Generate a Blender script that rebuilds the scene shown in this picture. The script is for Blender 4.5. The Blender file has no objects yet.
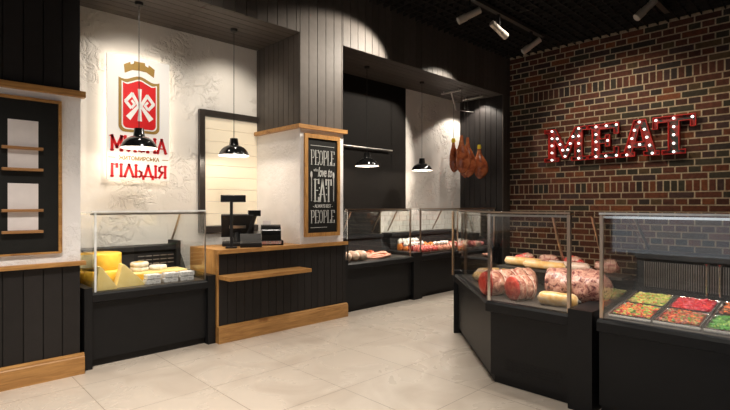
import bpy, bmesh, math, random
from mathutils import Vector, Matrix, noise
random.seed(7)
S = bpy.context.scene
COL = S.collection
PI = math.pi
V = Vector

# ------------------------------------------------------------------ materials
def new_mat(name):
    m = bpy.data.materials.new(name); m.use_nodes = True
    nt = m.node_tree
    return m, nt, nt.nodes['Principled BSDF']

def link(nt, a, ao, b, bi): nt.links.new(a.outputs[ao], b.inputs[bi])

def coords(nt, scale=(1, 1, 1), src='Object'):
    tc = nt.nodes.new('ShaderNodeTexCoord'); mp = nt.nodes.new('ShaderNodeMapping')
    mp.inputs['Scale'].default_value = scale
    link(nt, tc, src, mp, 'Vector'); return mp

def noise_node(nt, vec, scale, detail=3, rough=.5, dist=0):
    n = nt.nodes.new('ShaderNodeTexNoise'); n.inputs['Scale'].default_value = scale
    n.inputs['Detail'].default_value = detail; n.inputs['Roughness'].default_value = rough
    n.inputs['Distortion'].default_value = dist
    if vec: link(nt, vec, 'Vector', n, 'Vector')
    return n

def ramp(nt, stops, interp='LINEAR'):
    r = nt.nodes.new('ShaderNodeValToRGB'); cr = r.color_ramp; cr.interpolation = interp
    while len(cr.elements) < len(stops): cr.elements.new(.5)
    for e, (p, c) in zip(cr.elements, stops):
        e.position = p; e.color = (c[0], c[1], c[2], 1)
    return r

def bump(nt, src, out, bs, strength=.3, dist=.01):
    b = nt.nodes.new('ShaderNodeBump'); b.inputs['Strength'].default_value = strength
    b.inputs['Distance'].default_value = dist
    link(nt, src, out, b, 'Height'); link(nt, b, 'Normal', bs, 'Normal'); return b

def plain(name, c, rough=.5, metal=0, spec=None, var=.12, vscale=12, bmp=0, coat=0):
    m, nt, bs = new_mat(name)
    mp = coords(nt); n = noise_node(nt, mp, vscale, 4)
    lo = [max(0, x * (1 - var)) for x in c]; hi = [min(1, x * (1 + var)) for x in c]
    r = ramp(nt, [(.3, lo), (.7, hi)]); link(nt, n, 'Fac', r, 'Fac'); link(nt, r, 'Color', bs, 'Base Color')
    bs.inputs['Roughness'].default_value = rough; bs.inputs['Metallic'].default_value = metal
    if spec is not None: bs.inputs['Specular IOR Level'].default_value = spec
    if coat: bs.inputs['Coat Weight'].default_value = coat
    if bmp: bump(nt, n, 'Fac', bs, bmp, .01)
    return m

def mottled(name, stops, scale=14, rough=.4, detail=5, dist=.6, bmp=.25, sss=0, stretch=(1, 1, 1)):
    m, nt, bs = new_mat(name)
    mp = coords(nt, stretch); n = noise_node(nt, mp, scale, detail, .6, dist)
    r = ramp(nt, stops); link(nt, n, 'Fac', r, 'Fac'); link(nt, r, 'Color', bs, 'Base Color')
    bs.inputs['Roughness'].default_value = rough
    if bmp: bump(nt, n, 'Fac', bs, bmp, .008)
    return m

def wood(name, axis, dark, lite, rough=.45):
    m, nt, bs = new_mat(name)
    sc = [9, 9, 9]; sc[axis] = .9
    mp = coords(nt, sc); n = noise_node(nt, mp, 3.2, 6, .62, 1.1)
    r = ramp(nt, [(.28, dark), (.5, [(a + b) / 2 for a, b in zip(dark, lite)]), (.72, lite)])
    link(nt, n, 'Fac', r, 'Fac')
    mp2 = coords(nt, (1, 1, 1)); k = noise_node(nt, mp2, 4.5, 2)
    kr = ramp(nt, [(.0, (1, 1, 1)), (.64, (1, 1, 1)), (.74, (.55, .45, .38))]); link(nt, k, 'Fac', kr, 'Fac')
    mx = nt.nodes.new('ShaderNodeMix'); mx.data_type = 'RGBA'; mx.blend_type = 'MULTIPLY'; mx.inputs['Factor'].default_value = 1
    nt.links.new(r.outputs['Color'], mx.inputs[6]); nt.links.new(kr.outputs['Color'], mx.inputs[7])
    nt.links.new(mx.outputs[2], bs.inputs['Base Color'])
    bs.inputs['Roughness'].default_value = rough
    bump(nt, n, 'Fac', bs, .12, .004)
    return m

def attr_mat(name, rough=.6, att='tint', bmp=.3, bscale=60, var=.35, spec=.3):
    m, nt, bs = new_mat(name)
    a = nt.nodes.new('ShaderNodeAttribute'); a.attribute_name = att
    mp = coords(nt); n = noise_node(nt, mp, bscale * .4, 4)
    r = ramp(nt, [(.25, (1 - var,) * 3), (.75, (1 + var * .5,) * 3)]); link(nt, n, 'Fac', r, 'Fac')
    mx = nt.nodes.new('ShaderNodeMix'); mx.data_type = 'RGBA'; mx.blend_type = 'MULTIPLY'; mx.inputs['Factor'].default_value = 1
    nt.links.new(a.outputs['Color'], mx.inputs[6]); nt.links.new(r.outputs['Color'], mx.inputs[7])
    nt.links.new(mx.outputs[2], bs.inputs['Base Color'])
    bs.inputs['Roughness'].default_value = rough; bs.inputs['Specular IOR Level'].default_value = spec
    if bmp:
        n2 = noise_node(nt, mp, bscale, 4); bump(nt, n2, 'Fac', bs, bmp, .004)
    return m

def emis(name, c, s):
    m, nt, bs = new_mat(name)
    bs.inputs['Base Color'].default_value = (c[0], c[1], c[2], 1)
    bs.inputs['Emission Color'].default_value = (c[0], c[1], c[2], 1)
    bs.inputs['Emission Strength'].default_value = s
    return m

def plaster_mat(name, c, amp=1.0, scale=1.0, patch=(.45, .6)):
    """white trowelled plaster: smooth fields broken by patches of raised ragged relief"""
    m, nt, bs = new_mat(name)
    mp = coords(nt)
    mask = noise_node(nt, mp, 1.1 * scale, 2); mr = ramp(nt, [(patch[0], (0, 0, 0)), (patch[1], (1, 1, 1))])
    link(nt, mask, 'Fac', mr, 'Fac')
    rel = noise_node(nt, mp, 7 * scale, 5, .6, 1.6)
    rr = ramp(nt, [(.42, (0, 0, 0)), (.5, (.8, .8, .8)), (.56, (1, 1, 1))]); link(nt, rel, 'Fac', rr, 'Fac')
    mul = nt.nodes.new('ShaderNodeMath'); mul.operation = 'MULTIPLY'
    nt.links.new(mr.outputs['Color'], mul.inputs[0]); nt.links.new(rr.outputs['Color'], mul.inputs[1])
    base = noise_node(nt, mp, 3.5 * scale, 3)
    add = nt.nodes.new('ShaderNodeMath'); add.operation = 'MULTIPLY_ADD'
    nt.links.new(base.outputs['Fac'], add.inputs[0]); add.inputs[1].default_value = .5
    nt.links.new(mul.outputs[0], add.inputs[2])
    b = nt.nodes.new('ShaderNodeBump'); b.inputs['Strength'].default_value = .8 * amp; b.inputs['Distance'].default_value = .03
    nt.links.new(add.outputs[0], b.inputs['Height']); link(nt, b, 'Normal', bs, 'Normal')
    cr = ramp(nt, [(.3, [x * .95 for x in c]), (.7, c)]); link(nt, base, 'Fac', cr, 'Fac'); link(nt, cr, 'Color', bs, 'Base Color')
    bs.inputs['Roughness'].default_value = .75; bs.inputs['Specular IOR Level'].default_value = .25
    return m

def glass_mat(name, tint=(.99, .995, .99)):
    m = bpy.data.materials.new(name); m.use_nodes = True; nt = m.node_tree; nt.nodes.clear()
    out = nt.nodes.new('ShaderNodeOutputMaterial'); mix = nt.nodes.new('ShaderNodeMixShader')
    fr = nt.nodes.new('ShaderNodeFresnel'); fr.inputs['IOR'].default_value = 1.45
    geo = nt.nodes.new('ShaderNodeNewGeometry')
    # same reflectance from both faces of the thin pane
    nrm = nt.nodes.new('ShaderNodeVectorMath'); nrm.operation = 'MULTIPLY'
    t = nt.nodes.new('ShaderNodeBsdfTransparent'); t.inputs['Color'].default_value = (*tint, 1)
    g = nt.nodes.new('ShaderNodeBsdfGlossy'); g.inputs['Roughness'].default_value = .0
    lw = nt.nodes.new('ShaderNodeLayerWeight'); lw.inputs['Blend'].default_value = .5
    pw = nt.nodes.new('ShaderNodeMath'); pw.operation = 'POWER'; pw.inputs[1].default_value = 4.5
    nt.links.new(lw.outputs['Facing'], pw.inputs[0])
    ma = nt.nodes.new('ShaderNodeMath'); ma.operation = 'MULTIPLY_ADD'; ma.inputs[1].default_value = .9; ma.inputs[2].default_value = .045
    nt.links.new(pw.outputs[0], ma.inputs[0])
    nt.links.new(ma.outputs[0], mix.inputs[0]); nt.links.new(t.outputs[0], mix.inputs[1]); nt.links.new(g.outputs[0], mix.inputs[2])
    nt.links.new(mix.outputs[0], out.inputs['Surface'])
    for n in (fr, geo, nrm): nt.nodes.remove(n)
    return m

M = {}
M['plank_dark'] = attr_mat('dark painted planks', .5, bmp=.15, bscale=30, var=.12, spec=.25)
M['black_paint'] = plain('black powder coat', (.008, .008, .0088), .45, spec=.28, var=.1)
M['black_soft'] = plain('black satin', (.012, .011, .011), .55, spec=.3)
M['black_gloss'] = plain('black gloss enamel', (.008, .008, .008), .12, spec=.5, coat=.4)
M['ceiling_black'] = plain('matt black ceiling', (.006, .0055, .005), .9, spec=.1)
M['slat_black'] = plain('black ceiling slats', (.020, .017, .015), .7, spec=.2)
M['plaster'] = plaster_mat('white trowelled plaster', (.80, .765, .72), .75, 1.0, (.49, .60))
M['plaster_smooth'] = plaster_mat('white plaster pier', (.90, .87, .86), .5, 1.6, (.46, .62))
M['alcove_dark'] = plain('dark brown wall paint', (.0075, .006, .005), .7, spec=.15)
M['oak_x'] = wood('honey oak along x', 0, (.28, .125, .034), (.56, .295, .092))
M['oak_y'] = wood('honey oak along y', 1, (.28, .125, .034), (.56, .295, .092))
M['oak_z'] = wood('honey oak upright', 2, (.28, .125, .034), (.56, .295, .092))
M['slat_wood'] = wood('brown slat wood', 0, (.22, .10, .032), (.44, .22, .08))
M['board'] = plain('black board', (.010, .010, .009), .6, spec=.25)
M['chalk'] = plain('white chalk', (.52, .52, .50), .9)
M['paper'] = plain('white paper', (.74, .68, .66), .8, var=.03)
M['brick'] = attr_mat('brick faces', .75, bmp=.5, bscale=55, var=.4, spec=.2)
M['mortar'] = plain('mortar', (.42, .33, .225), .95, var=.25, vscale=25, bmp=.4)
M['chrome'] = plain('polished steel', (.72, .70, .67), .18, metal=1, var=.05)
M['steel'] = plain('brushed steel', (.52, .49, .46), .35, metal=1, var=.08)
M['bronze_post'] = plain('warm anodised post', (.55, .42, .32), .3, metal=1, var=.08)
M['spot_metal'] = plain('satin spotlight metal', (.62, .54, .45), .35, metal=.55, var=.05)
M['track_black'] = plain('track enamel', (.035, .029, .024), .5)
M['white_post'] = plain('white glass edge', (.86, .88, .88), .2)
M['glass'] = glass_mat('clear glass')
M['deck'] = plain('grey steel deck', (.16, .14, .125), .35, metal=.6, var=.15)
M['deck_dark'] = plain('dark deck', (.05, .045, .04), .35, var=.2)
M['white'] = plain('white enamel', (.85, .83, .8), .4, var=.02)
M['sign_white'] = emis('lit sign face', (.80, .78, .745), .22)
M['sign_red'] = plain('sign red', (.74, .008, .012), .45, var=.03)
M['sign_gold'] = plain('sign gold', (.36, .22, .05), .4, var=.05)
M['led'] = emis('backlight strip', (1, .86, .68), 6)
M['bulb'] = emis('white bulb', (1, .96, .88), 2.6)
M['lamp_bulb'] = emis('warm bulb', (1, .85, .62), 12)
M['spot_lens'] = plain('frosted lens', (.62, .58, .52), .3)
M['red_rim'] = mottled('worn red enamel', [(.3, (.20, .010, .008)), (.5, (.50, .018, .012)), (.8, (.62, .04, .025))], 9, .35, bmp=.1)
M['letter_face'] = mottled('worn letter face', [(.36, (.006, .016, .012)), (.45, (.02, .02, .016)), (.5, (.22, .014, .01)), (.75, (.46, .025, .018))], 5, .45, dist=1.5, bmp=.15)
M['blind'] = emis('backlit cream blind', (.80, .70, .53), .26)
M['frame_dark'] = plain('dark window frame', (.035, .028, .024), .35)
M['tile_white'] = plain('white glazed tile', (.72, .68, .63), .25, var=.03)
# food
M['cheese_yellow'] = mottled('yellow cheese rind', [(.3, (.80, .42, .03)), (.7, (.94, .58, .07))], 5, .4, bmp=.05)
M['cheese_pale'] = mottled('pale cheese paste', [(.3, (.80, .60, .20)), (.7, (.90, .74, .34))], 6, .5, bmp=.08)
M['cheese_cream'] = mottled('cream cheese cut', [(.3, (.84, .70, .36)), (.7, (.92, .82, .52))], 8, .5, bmp=.05)
M['rind_white'] = mottled('white mould rind', [(.35, (.62, .56, .46)), (.6, (.82, .77, .68))], 18, .8)
M['wrap'] = mottled('printed grey wrapping', [(.36, (.12, .12, .13)), (.46, (.58, .57, .56)), (.7, (.78, .77, .75))], 26, .4, dist=.2, bmp=.05, stretch=(1, 1, 2.5))
M['ham'] = mottled('cured ham skin', [(.30, (.09, .020, .010)), (.46, (.28, .070, .026)), (.6, (.40, .12, .045)), (.78, (.56, .26, .12))], 8, .2, bmp=.3)
M['yellow_cap'] = plain('yellow wax', (.82, .62, .03), .4)
M['string'] = plain('twine', (.08, .07, .06), .8)
M['roll_skin'] = mottled('tied meat roll skin', [(.3, (.12, .03, .022)), (.44, (.34, .11, .075)), (.56, (.58, .35, .25)), (.66, (.44, .18, .12)), (.8, (.24, .055, .04))], 13, .35, dist=2.0, bmp=.7)
M['brawn'] = mottled('speckled brawn', [(.34, (.035, .012, .014)), (.43, (.22, .065, .055)), (.54, (.52, .30, .22)), (.68, (.30, .085, .07)), (.85, (.58, .42, .26))], 30, .35, dist=.8, bmp=.4)
M['cut_red'] = mottled('red cut face', [(.3, (.34, .02, .015)), (.5, (.58, .06, .04)), (.75, (.70, .20, .13))], 26, .35, bmp=.3)
M['sausage_pale'] = mottled('pale sausage casing', [(.3, (.56, .25, .07)), (.46, (.70, .42, .15)), (.58, (.72, .52, .30)), (.75, (.66, .40, .28))], 9, .28, bmp=.12)
M['sausage_white'] = mottled('white sausage casing', [(.3, (.56, .33, .24)), (.6, (.72, .56, .44))], 9, .3, bmp=.1)
M['sausage_red'] = mottled('red sausage casing', [(.3, (.42, .07, .03)), (.6, (.66, .15, .06))], 10, .3, bmp=.1)
M['sausage_pink'] = mottled('pink thin sausage', [(.3, (.52, .19, .12)), (.6, (.72, .36, .25))], 10, .35, bmp=.1)
M['meat_pink'] = mottled('pink chop', [(.32, (.50, .05, .05)), (.5, (.70, .16, .13)), (.68, (.82, .50, .42))], 16, .35)
M['meat_orange'] = mottled('marinated orange meat', [(.3, (.58, .12, .02)), (.6, (.80, .30, .06))], 12, .3)
M['meat_dark'] = mottled('dark red meat', [(.3, (.22, .015, .015)), (.6, (.42, .05, .04)), (.8, (.62, .30, .24))], 14, .35)
M['frill'] = mottled('white paper frill', [(.3, (.74, .68, .60)), (.7, (.88, .85, .80))], 30, .7)
M['salad'] = attr_mat('chopped salad', .3, bmp=.2, bscale=90, var=.25, spec=.5)
M['screen'] = plain('dark screen', (.015, .016, .018), .15)
M['label_white'] = plain('white label', (.7, .7, .7), .5)
M['sticker'] = mottled('key stickers', [(.4, (.55, .55, .56)), (.5, (.5, .06, .05)), (.56, (.7, .7, .7)), (.65, (.12, .12, .14))], 40, .4, bmp=0)
M['room_wall'] = plain('beige paint', (.42, .37, .32), .8, var=.03)

def floor_mat():
    m, nt, bs = new_mat('large polished floor tiles')
    tc = nt.nodes.new('ShaderNodeTexCoord'); mp = nt.nodes.new('ShaderNodeMapping')
    mp.inputs['Location'].default_value = (-.985, -2.31, 0)
    link(nt, tc, 'Object', mp, 'Vector')
    br = nt.nodes.new('ShaderNodeTexBrick'); br.offset = 0; br.squash = 1
    br.inputs['Scale'].default_value = 1; br.inputs['Brick Width'].default_value = .79; br.inputs['Row Height'].default_value = .805
    br.inputs['Mortar Size'].default_value = .0028; br.inputs['Mortar Smooth'].default_value = .1
    br.inputs['Color1'].default_value = (.65, .565, .475, 1); br.inputs['Color2'].default_value = (.635, .55, .46, 1)
    br.inputs['Mortar'].default_value = (.26, .20, .15, 1)
    link(nt, mp, 'Vector', br, 'Vector')
    mp2 = coords(nt); n = noise_node(nt, mp2, 1.6, 6, .55, .8)
    r = ramp(nt, [(.32, (.80, .77, .75)), (.5, (.97, .97, .97)), (.7, (1, 1, 1))]); link(nt, n, 'Fac', r, 'Fac')
    mx = nt.nodes.new('ShaderNodeMix'); mx.data_type = 'RGBA'; mx.blend_type = 'MULTIPLY'; mx.inputs['Factor'].default_value = 1
    nt.links.new(br.outputs['Color'], mx.inputs[6]); nt.links.new(r.outputs['Color'], mx.inputs[7])
    nt.links.new(mx.outputs[2], bs.inputs['Base Color'])
    rr = ramp(nt, [(.3, (.34,) * 3), (.7, (.22,) * 3)]); link(nt, n, 'Fac', rr, 'Fac')
    nt.links.new(rr.outputs['Color'], bs.inputs['Roughness'])
    bs.inputs['Specular IOR Level'].default_value = .45
    return m
M['floor'] = floor_mat()

# ------------------------------------------------------------------ mesh helpers
def B(): return bmesh.new()

def box(bm, x0, x1, y0, y1, z0, z1):
    vs = [bm.verts.new((x, y, z)) for z in (z0, z1) for y in (y0, y1) for x in (x0, x1)]
    for f in ((0, 2, 3, 1), (4, 5, 7, 6), (0, 1, 5, 4), (2, 6, 7, 3), (0, 4, 6, 2), (1, 3, 7, 5)):
        bm.faces.new([vs[i] for i in f])
    return vs

def obox(bm, c, ax, ay, az):
    """box from centre and three half-axis vectors"""
    c, ax, ay, az = V(c), V(ax), V(ay), V(az)
    vs = [bm.verts.new(c + ax * i + ay * j + az * k) for k in (-1, 1) for j in (-1, 1) for i in (-1, 1)]
    for f in ((0, 2, 3, 1), (4, 5, 7, 6), (0, 1, 5, 4), (2, 6, 7, 3), (0, 4, 6, 2), (1, 3, 7, 5)):
        bm.faces.new([vs[i] for i in f])
    return vs

def frame_for(d):
    d = d.normalized(); up = V((0, 0, 1)) if abs(d.z) < .95 else V((1, 0, 0))
    a = d.cross(up).normalized(); b = a.cross(d).normalized(); return a, b

def tube(bm, pts, r, n=10, caps=True):
    pts = [V(p) for p in pts]; rs = r if isinstance(r, (list, tuple)) else [r] * len(pts)
    rings = []
    a0 = None
    for i, p in enumerate(pts):
        d = pts[min(i + 1, len(pts) - 1)] - pts[max(i - 1, 0)]
        a, b = frame_for(d)
        if a0 is not None and a.dot(a0) < 0: a, b = -a, -b
        a0 = a
        rings.append([bm.verts.new(p + (a * math.cos(2 * PI * k / n) + b * math.sin(2 * PI * k / n)) * rs[i]) for k in range(n)])
    for u, w in zip(rings, rings[1:]):
        for k in range(n):
            bm.faces.new((u[k], u[(k + 1) % n], w[(k + 1) % n], w[k]))
    if caps:
        bm.faces.new(rings[0][::-1]); bm.faces.new(rings[-1])
    return rings

def lathe(bm, prof, c, n=32, axis=V((0, 0, 1))):
    c = V(c); a, b = frame_for(axis); ax = V(axis).normalized(); rings = []
    for r, z in prof:
        if r < 1e-6: rings.append([bm.verts.new(c + ax * z)])
        else: rings.append([bm.verts.new(c + ax * z + (a * math.cos(2 * PI * k / n) + b * math.sin(2 * PI * k / n)) * r) for k in range(n)])
    for u, w in zip(rings, rings[1:]):
        for k in range(n):
            k2 = (k + 1) % n
            if len(u) == 1 and len(w) == 1: continue
            if len(u) == 1: bm.faces.new((u[0], w[k2], w[k]))
            elif len(w) == 1: bm.faces.new((u[k], u[k2], w[0]))
            else: bm.faces.new((u[k], u[k2], w[k2], w[k]))

def prism(bm, pts, o, ux, uy, depth):
    """polygon pts (2D) laid at origin o in plane (ux,uy), extruded by vector depth; concave outlines are fine"""
    o, ux, uy, dp = V(o), V(ux), V(uy), V(depth)
    lo = [bm.verts.new(o + ux * x + uy * y) for x, y in pts]; hi = [bm.verts.new(v.co + dp) for v in lo]
    f1 = bm.faces.new(lo); f2 = bm.faces.new(hi[::-1]); n = len(pts)
    for i in range(n): bm.faces.new((lo[i], hi[i], hi[(i + 1) % n], lo[(i + 1) % n]))
    if n > 4: bmesh.ops.triangulate(bm, faces=[f1, f2], ngon_method='EAR_CLIP')

def flat_fill(bm, loops, o, ux, uy, depth):
    """outline with holes -> a slab of thickness depth"""
    o, ux, uy, dp = V(o), V(ux), V(uy), V(depth)
    for off in (V((0, 0, 0)), dp):
        ed = []
        for lp in loops:
            vs = [bm.verts.new(o + ux * x + uy * y + off) for x, y in lp]
            ed += [bm.edges.new((vs[i], vs[(i + 1) % len(vs)])) for i in range(len(vs))]
        bmesh.ops.triangle_fill(bm, use_beauty=True, use_dissolve=False, edges=ed)
    for lp in loops:
        for i in range(len(lp)):
            (x0, y0), (x1, y1) = lp[i], lp[(i + 1) % len(lp)]
            p, q = o + ux * x0 + uy * y0, o + ux * x1 + uy * y1
            bm.faces.new([bm.verts.new(t) for t in (p, q, q + dp, p + dp)])

def offset_loop(lp, d):
    """inset a closed 2D loop (d>0 moves to the left of travel)"""
    out = []; n = len(lp)
    for i in range(n):
        a, b, c = V(lp[i - 1]), V(lp[i]), V(lp[(i + 1) % n])
        t1, t2 = (b - a).normalized(), (c - b).normalized()
        n1, n2 = V((-t1.y, t1.x)), V((-t2.y, t2.x)); den = max(.25, 1 + n1.dot(n2))
        q = b + (n1 + n2) / den * d; out.append((q.x, q.y))
    return out

def path_off(path, d):
    out = []; n = len(path); ns = []
    for i in range(n - 1):
        t = (V(path[i + 1]) - V(path[i])).normalized(); ns.append(V((-t.y, t.x)))
    for i in range(n):
        if i == 0: q = V(path[0]) + ns[0] * d
        elif i == n - 1: q = V(path[-1]) + ns[-1] * d
        else: q = V(path[i]) + (ns[i - 1] + ns[i]) / (1 + ns[i - 1].dot(ns[i])) * d
        out.append(q)
    return out

def sweep(bm, path, prof):
    offs = [path_off(path, d) for d, z in prof]; n = len(prof)
    rings = [[bm.verts.new((offs[k][i].x, offs[k][i].y, prof[k][1])) for k in range(n)] for i in range(len(path))]
    for u, w in zip(rings, rings[1:]):
        for k in range(n): bm.faces.new((u[k], w[k], w[(k + 1) % n], u[(k + 1) % n]))
    f = [bm.faces.new(rings[0][::-1]), bm.faces.new(rings[-1])]
    if n > 4: bmesh.ops.triangulate(bm, faces=f, ngon_method='EAR_CLIP')

def rect(d0, d1, z0, z1): return [(d0, z0), (d1, z0), (d1, z1), (d0, z1)]

def trim(path, a, b):
    """shorten a polyline by a at its start and b at its end"""
    p = [V(q) for q in path]
    p[0] = p[0] + (p[1] - p[0]).normalized() * a; p[-1] = p[-1] + (p[-2] - p[-1]).normalized() * b
    return [tuple(q) for q in p]

def blob(bm, c, rad, seed=0, rough=.12, sub=3, rot=None):
    m = Matrix.Translation(V(c)) @ (rot.to_4x4() if rot else Matrix.Identity(4))
    r = bmesh.ops.create_icosphere(bm, subdivisions=sub, radius=1)
    for v in r['verts']:
        d = 1 + rough * noise.noise(v.co * 1.6 + V((seed * 3.1, seed * 1.7, seed)))
        v.co = m @ V((v.co.x * rad[0] * d, v.co.y * rad[1] * d, v.co.z * rad[2] * d))
    return r['verts']

def build(name, bm, mat, parent=None, smooth=False, bevel=0, angle=40):
    if bevel:
        bmesh.ops.remove_doubles(bm, verts=bm.verts, dist=1e-6)
    bmesh.ops.recalc_face_normals(bm, faces=bm.faces)
    if bevel:
        eds = [e for e in bm.edges if len(e.link_faces) == 2 and e.calc_face_angle(0) > .6]
        bmesh.ops.bevel(bm, geom=eds, offset=bevel, segments=2, affect='EDGES', profile=.5, clamp_overlap=True)
    off = parent.matrix_world.translation.copy() if parent else V((0, 0, 0))
    pz = WPOS.get(parent.name, V((0, 0, 0))) if parent else V((0, 0, 0))
    if parent is None and bm.verts:
        xs = [v.co for v in bm.verts]
        pz = V(((min(v.x for v in xs) + max(v.x for v in xs)) / 2, (min(v.y for v in xs) + max(v.y for v in xs)) / 2, min(v.z for v in xs)))
    elif bm.verts:
        pz = pz.copy()
    for v in bm.verts: v.co -= pz
    me = bpy.data.meshes.new(name); bm.to_mesh(me); bm.free()
    me.materials.append(mat)
    if smooth:
        for p in me.polygons: p.use_smooth = True
        try: me.set_sharp_from_angle(angle=math.radians(angle))
        except Exception: pass
    o = bpy.data.objects.new(name, me); COL.objects.link(o)
    if parent: o.parent = parent; WPOS[o.name] = pz
    else: o.location = pz; WPOS[o.name] = pz
    return o

WPOS = {}
def tag(o, label=None, cat=None, group=None, kind=None):
    if label: o['label'] = label
    if cat: o['category'] = cat
    if group: o['group'] = group
    if kind: o['kind'] = kind
    return o

def thing(name, loc, label, cat, group=None):
    o = bpy.data.objects.new(name, None); COL.objects.link(o); o.location = loc
    o.empty_display_size = .05; WPOS[o.name] = V(loc)
    return tag(o, label, cat, group)

def copy_thing(o, loc, label=None, rotz=None, scale=None):
    c = o.copy(); COL.objects.link(c); c.location = loc; WPOS[c.name] = V(loc)
    if rotz is not None: c.rotation_euler = (0, 0, rotz)
    if scale is not None: c.scale = scale
    if label: c['label'] = label
    for ch in list(o.children):
        d = ch.copy(); COL.objects.link(d); d.parent = c
        for g in list(ch.children):
            e = g.copy(); COL.objects.link(e); e.parent = d
    return c

def structure(o, label=None): o['kind'] = 'structure'; return o

def planks(bm, o, u, w, count_pitch, length_dir, length, thick_dir, gap=.009, base=(.05, .042, .036), var=.12, total=None):
    """row of boards: start o, run along u for w metres with the given pitch, each board `length` along length_dir"""
    lay = bm.verts.layers.float_color.get('tint') or bm.verts.layers.float_color.new('tint')
    o, u, L, T = V(o), V(u), V(length_dir), V(thick_dir)
    x = 0
    while x < w - 1e-4:
        x1 = min(x + count_pitch, w)
        k = 1 + random.uniform(-var, var); c = (base[0] * k, base[1] * k, base[2] * k, 1)
        a, b = x + gap / 2, x1 - gap / 2
        if b - a > .004:
            vs = obox(bm, o + u * (a + b) / 2 + L * length / 2 + T / 2, u * (b - a) / 2, L * length / 2, T / 2)
            for v in vs: v[lay] = c
        x = x1

def backing(bm, x0, x1, y0, y1, z0, z1, c):
    lay = bm.verts.layers.float_color.get('tint') or bm.verts.layers.float_color.new('tint')
    for v in box(bm, x0, x1, y0, y1, z0, z1): v[lay] = (*c, 1)

GROOVE = (.005, .0045, .004)
PB = (.080, .068, .059)       # grey-brown facade boards, colour lightened to carry the spotlight glare
PD = (.019, .0165, .0158)       # pier and counter boards, left without that lightening

# ------------------------------------------------------------------ setting
ZC = 4.52; WX = 8.97; YB = 6.05; ZS = 3.77; XL = -4.0; YF = -3.0
b = B(); box(b, XL, WX, YF, YB, -.1, 0); structure(build('floor', b, M['floor']))
b = B(); box(b, XL, WX + .1, YF, 5.03, ZC + .12, ZC + .2); ceil = structure(build('ceiling', b, M['ceiling_black']))
b = B()
x = XL + .07
while x < WX: box(b, x - .005, x + .005, YF, 5.0, ZC, ZC + .07); x += .15
y = YF + .07
while y < 5.0: box(b, XL, WX, y - .005, y + .005, ZC + .001, ZC + .07); y += .15
g = build('ceiling_grid', b, M['slat_black'], ceil)

# brick wall on the right
def brick_wall():
    bm = B(); lay = bm.verts.layers.float_color.new('tint')
    pal = [((.115, .040, .024), 6), ((.085, .032, .021), 5), ((.15, .048, .024), 4), ((.19, .062, .026), 2), ((.040, .030, .025), 3), ((.050, .042, .028), 3), ((.10, .062, .030), 2), ((.065, .036, .032), 3)]
    bag = [c for c, n in pal for _ in range(n)]
    y0, y1, m = -3.0, 5.0, .011
    def put(a, c, z0, z1):
        a, c = max(a, y0), min(c, y1)
        if c - a < .01: return
        k = random.uniform(.68, 1.02); t = random.choice(bag); d = random.uniform(.004, .011)
        for v in box(bm, WX - d, WX + .02, a, c, z0, z1): v[lay] = (t[0] * k, t[1] * k, t[2] * k, 1)
    def row(z0, z1, kind):
        pitch, j = {'A': (.357, 4.850), 'B': (.357, 4.6715), 'H': (.1785, 4.760), 'S': (.102, 4.90)}[kind]
        n = math.ceil((5.2 - j) / pitch); y = j + n * pitch
        while y > y0 - pitch:
            put(y - pitch + m, y - m, z0 + m, z1 - m); y -= pitch
    p = .1083
    seq = ['A', 'H', 'B', 'H']
    row(1.765, 1.955, 'S')
    for i in range(15): row(1.955 + i * p, 1.955 + (i + 1) * p, seq[i % 4])
    zt = 1.955 + 15 * p
    row(zt, zt + .19, 'S')
    for i in range(7):
        z0 = zt + .19 + i * p; row(z0, min(z0 + p, ZC + .05), seq[i % 4])
    sd = ['B', 'H', 'A', 'H']
    for i in range(17):
        z1 = 1.765 - i * p
        if z1 < .02: break
        row(max(z1 - p, 0), z1, sd[i % 4])
    return bm
bw = structure(build('wall_right', brick_wall(), M['brick']))
b = B(); box(b, WX, WX + .15, YF, 6.3, 0, ZC + .2); build('mortar_bed', b, M['mortar'], bw)

# left pier
b = B(); backing(b, XL, 1.16, 5.012, 6.1, 0, ZC + .1, GROOVE)
planks(b, (1.18, 5.0, 2.585), (-1, 0, 0), 5.1, .1445, (0, 0, 1), ZC + .1 - 2.585, (0, .02, 0), base=PD)
planks(b, (1.18, 5.0, .05), (-1, 0, 0), 5.1, .1445, (0, 0, 1), .96, (0, .02, 0), base=PD)
pier = structure(build('wall_left', b, M['plank_dark']))
b = B(); box(b, XL, 1.18, 4.998, 5.013, 1.03, 2.54); box(b, 1.16, 1.18, 5.0, 6.05, 1.0375, 2.5365); build('plaster_band', b, M['plaster_smooth'], pier)
b = B(); box(b, XL, 1.215, 4.955, 5.04, 2.537, 2.594); structure(build('trim_1', b, M['oak_x'], bevel=.004))
b = B(); box(b, XL, 1.215, 4.95, 5.04, .998, 1.037); structure(build('trim_2', b, M['oak_x'], bevel=.004))
def base_trim(x0, x1, name):
    bm = B(); pr = [(4.955, 0), (4.955, .155), (4.962, .165), (4.962, .178), (4.985, .19), (4.997, .19), (4.997, 0)]
    lo = [bm.verts.new((x0, y, z)) for y, z in pr]; hi = [bm.verts.new((x1, y, z)) for y, z in pr]
    n = len(pr)
    for i in range(n): bm.faces.new((lo[i], hi[i], hi[(i + 1) % n], lo[(i + 1) % n]))
    bm.faces.new(lo[::-1]); bm.faces.new(hi)
    return structure(build(name, bm, M['oak_x']))
base_trim(XL, 1.205, 'baseboard_left')

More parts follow.
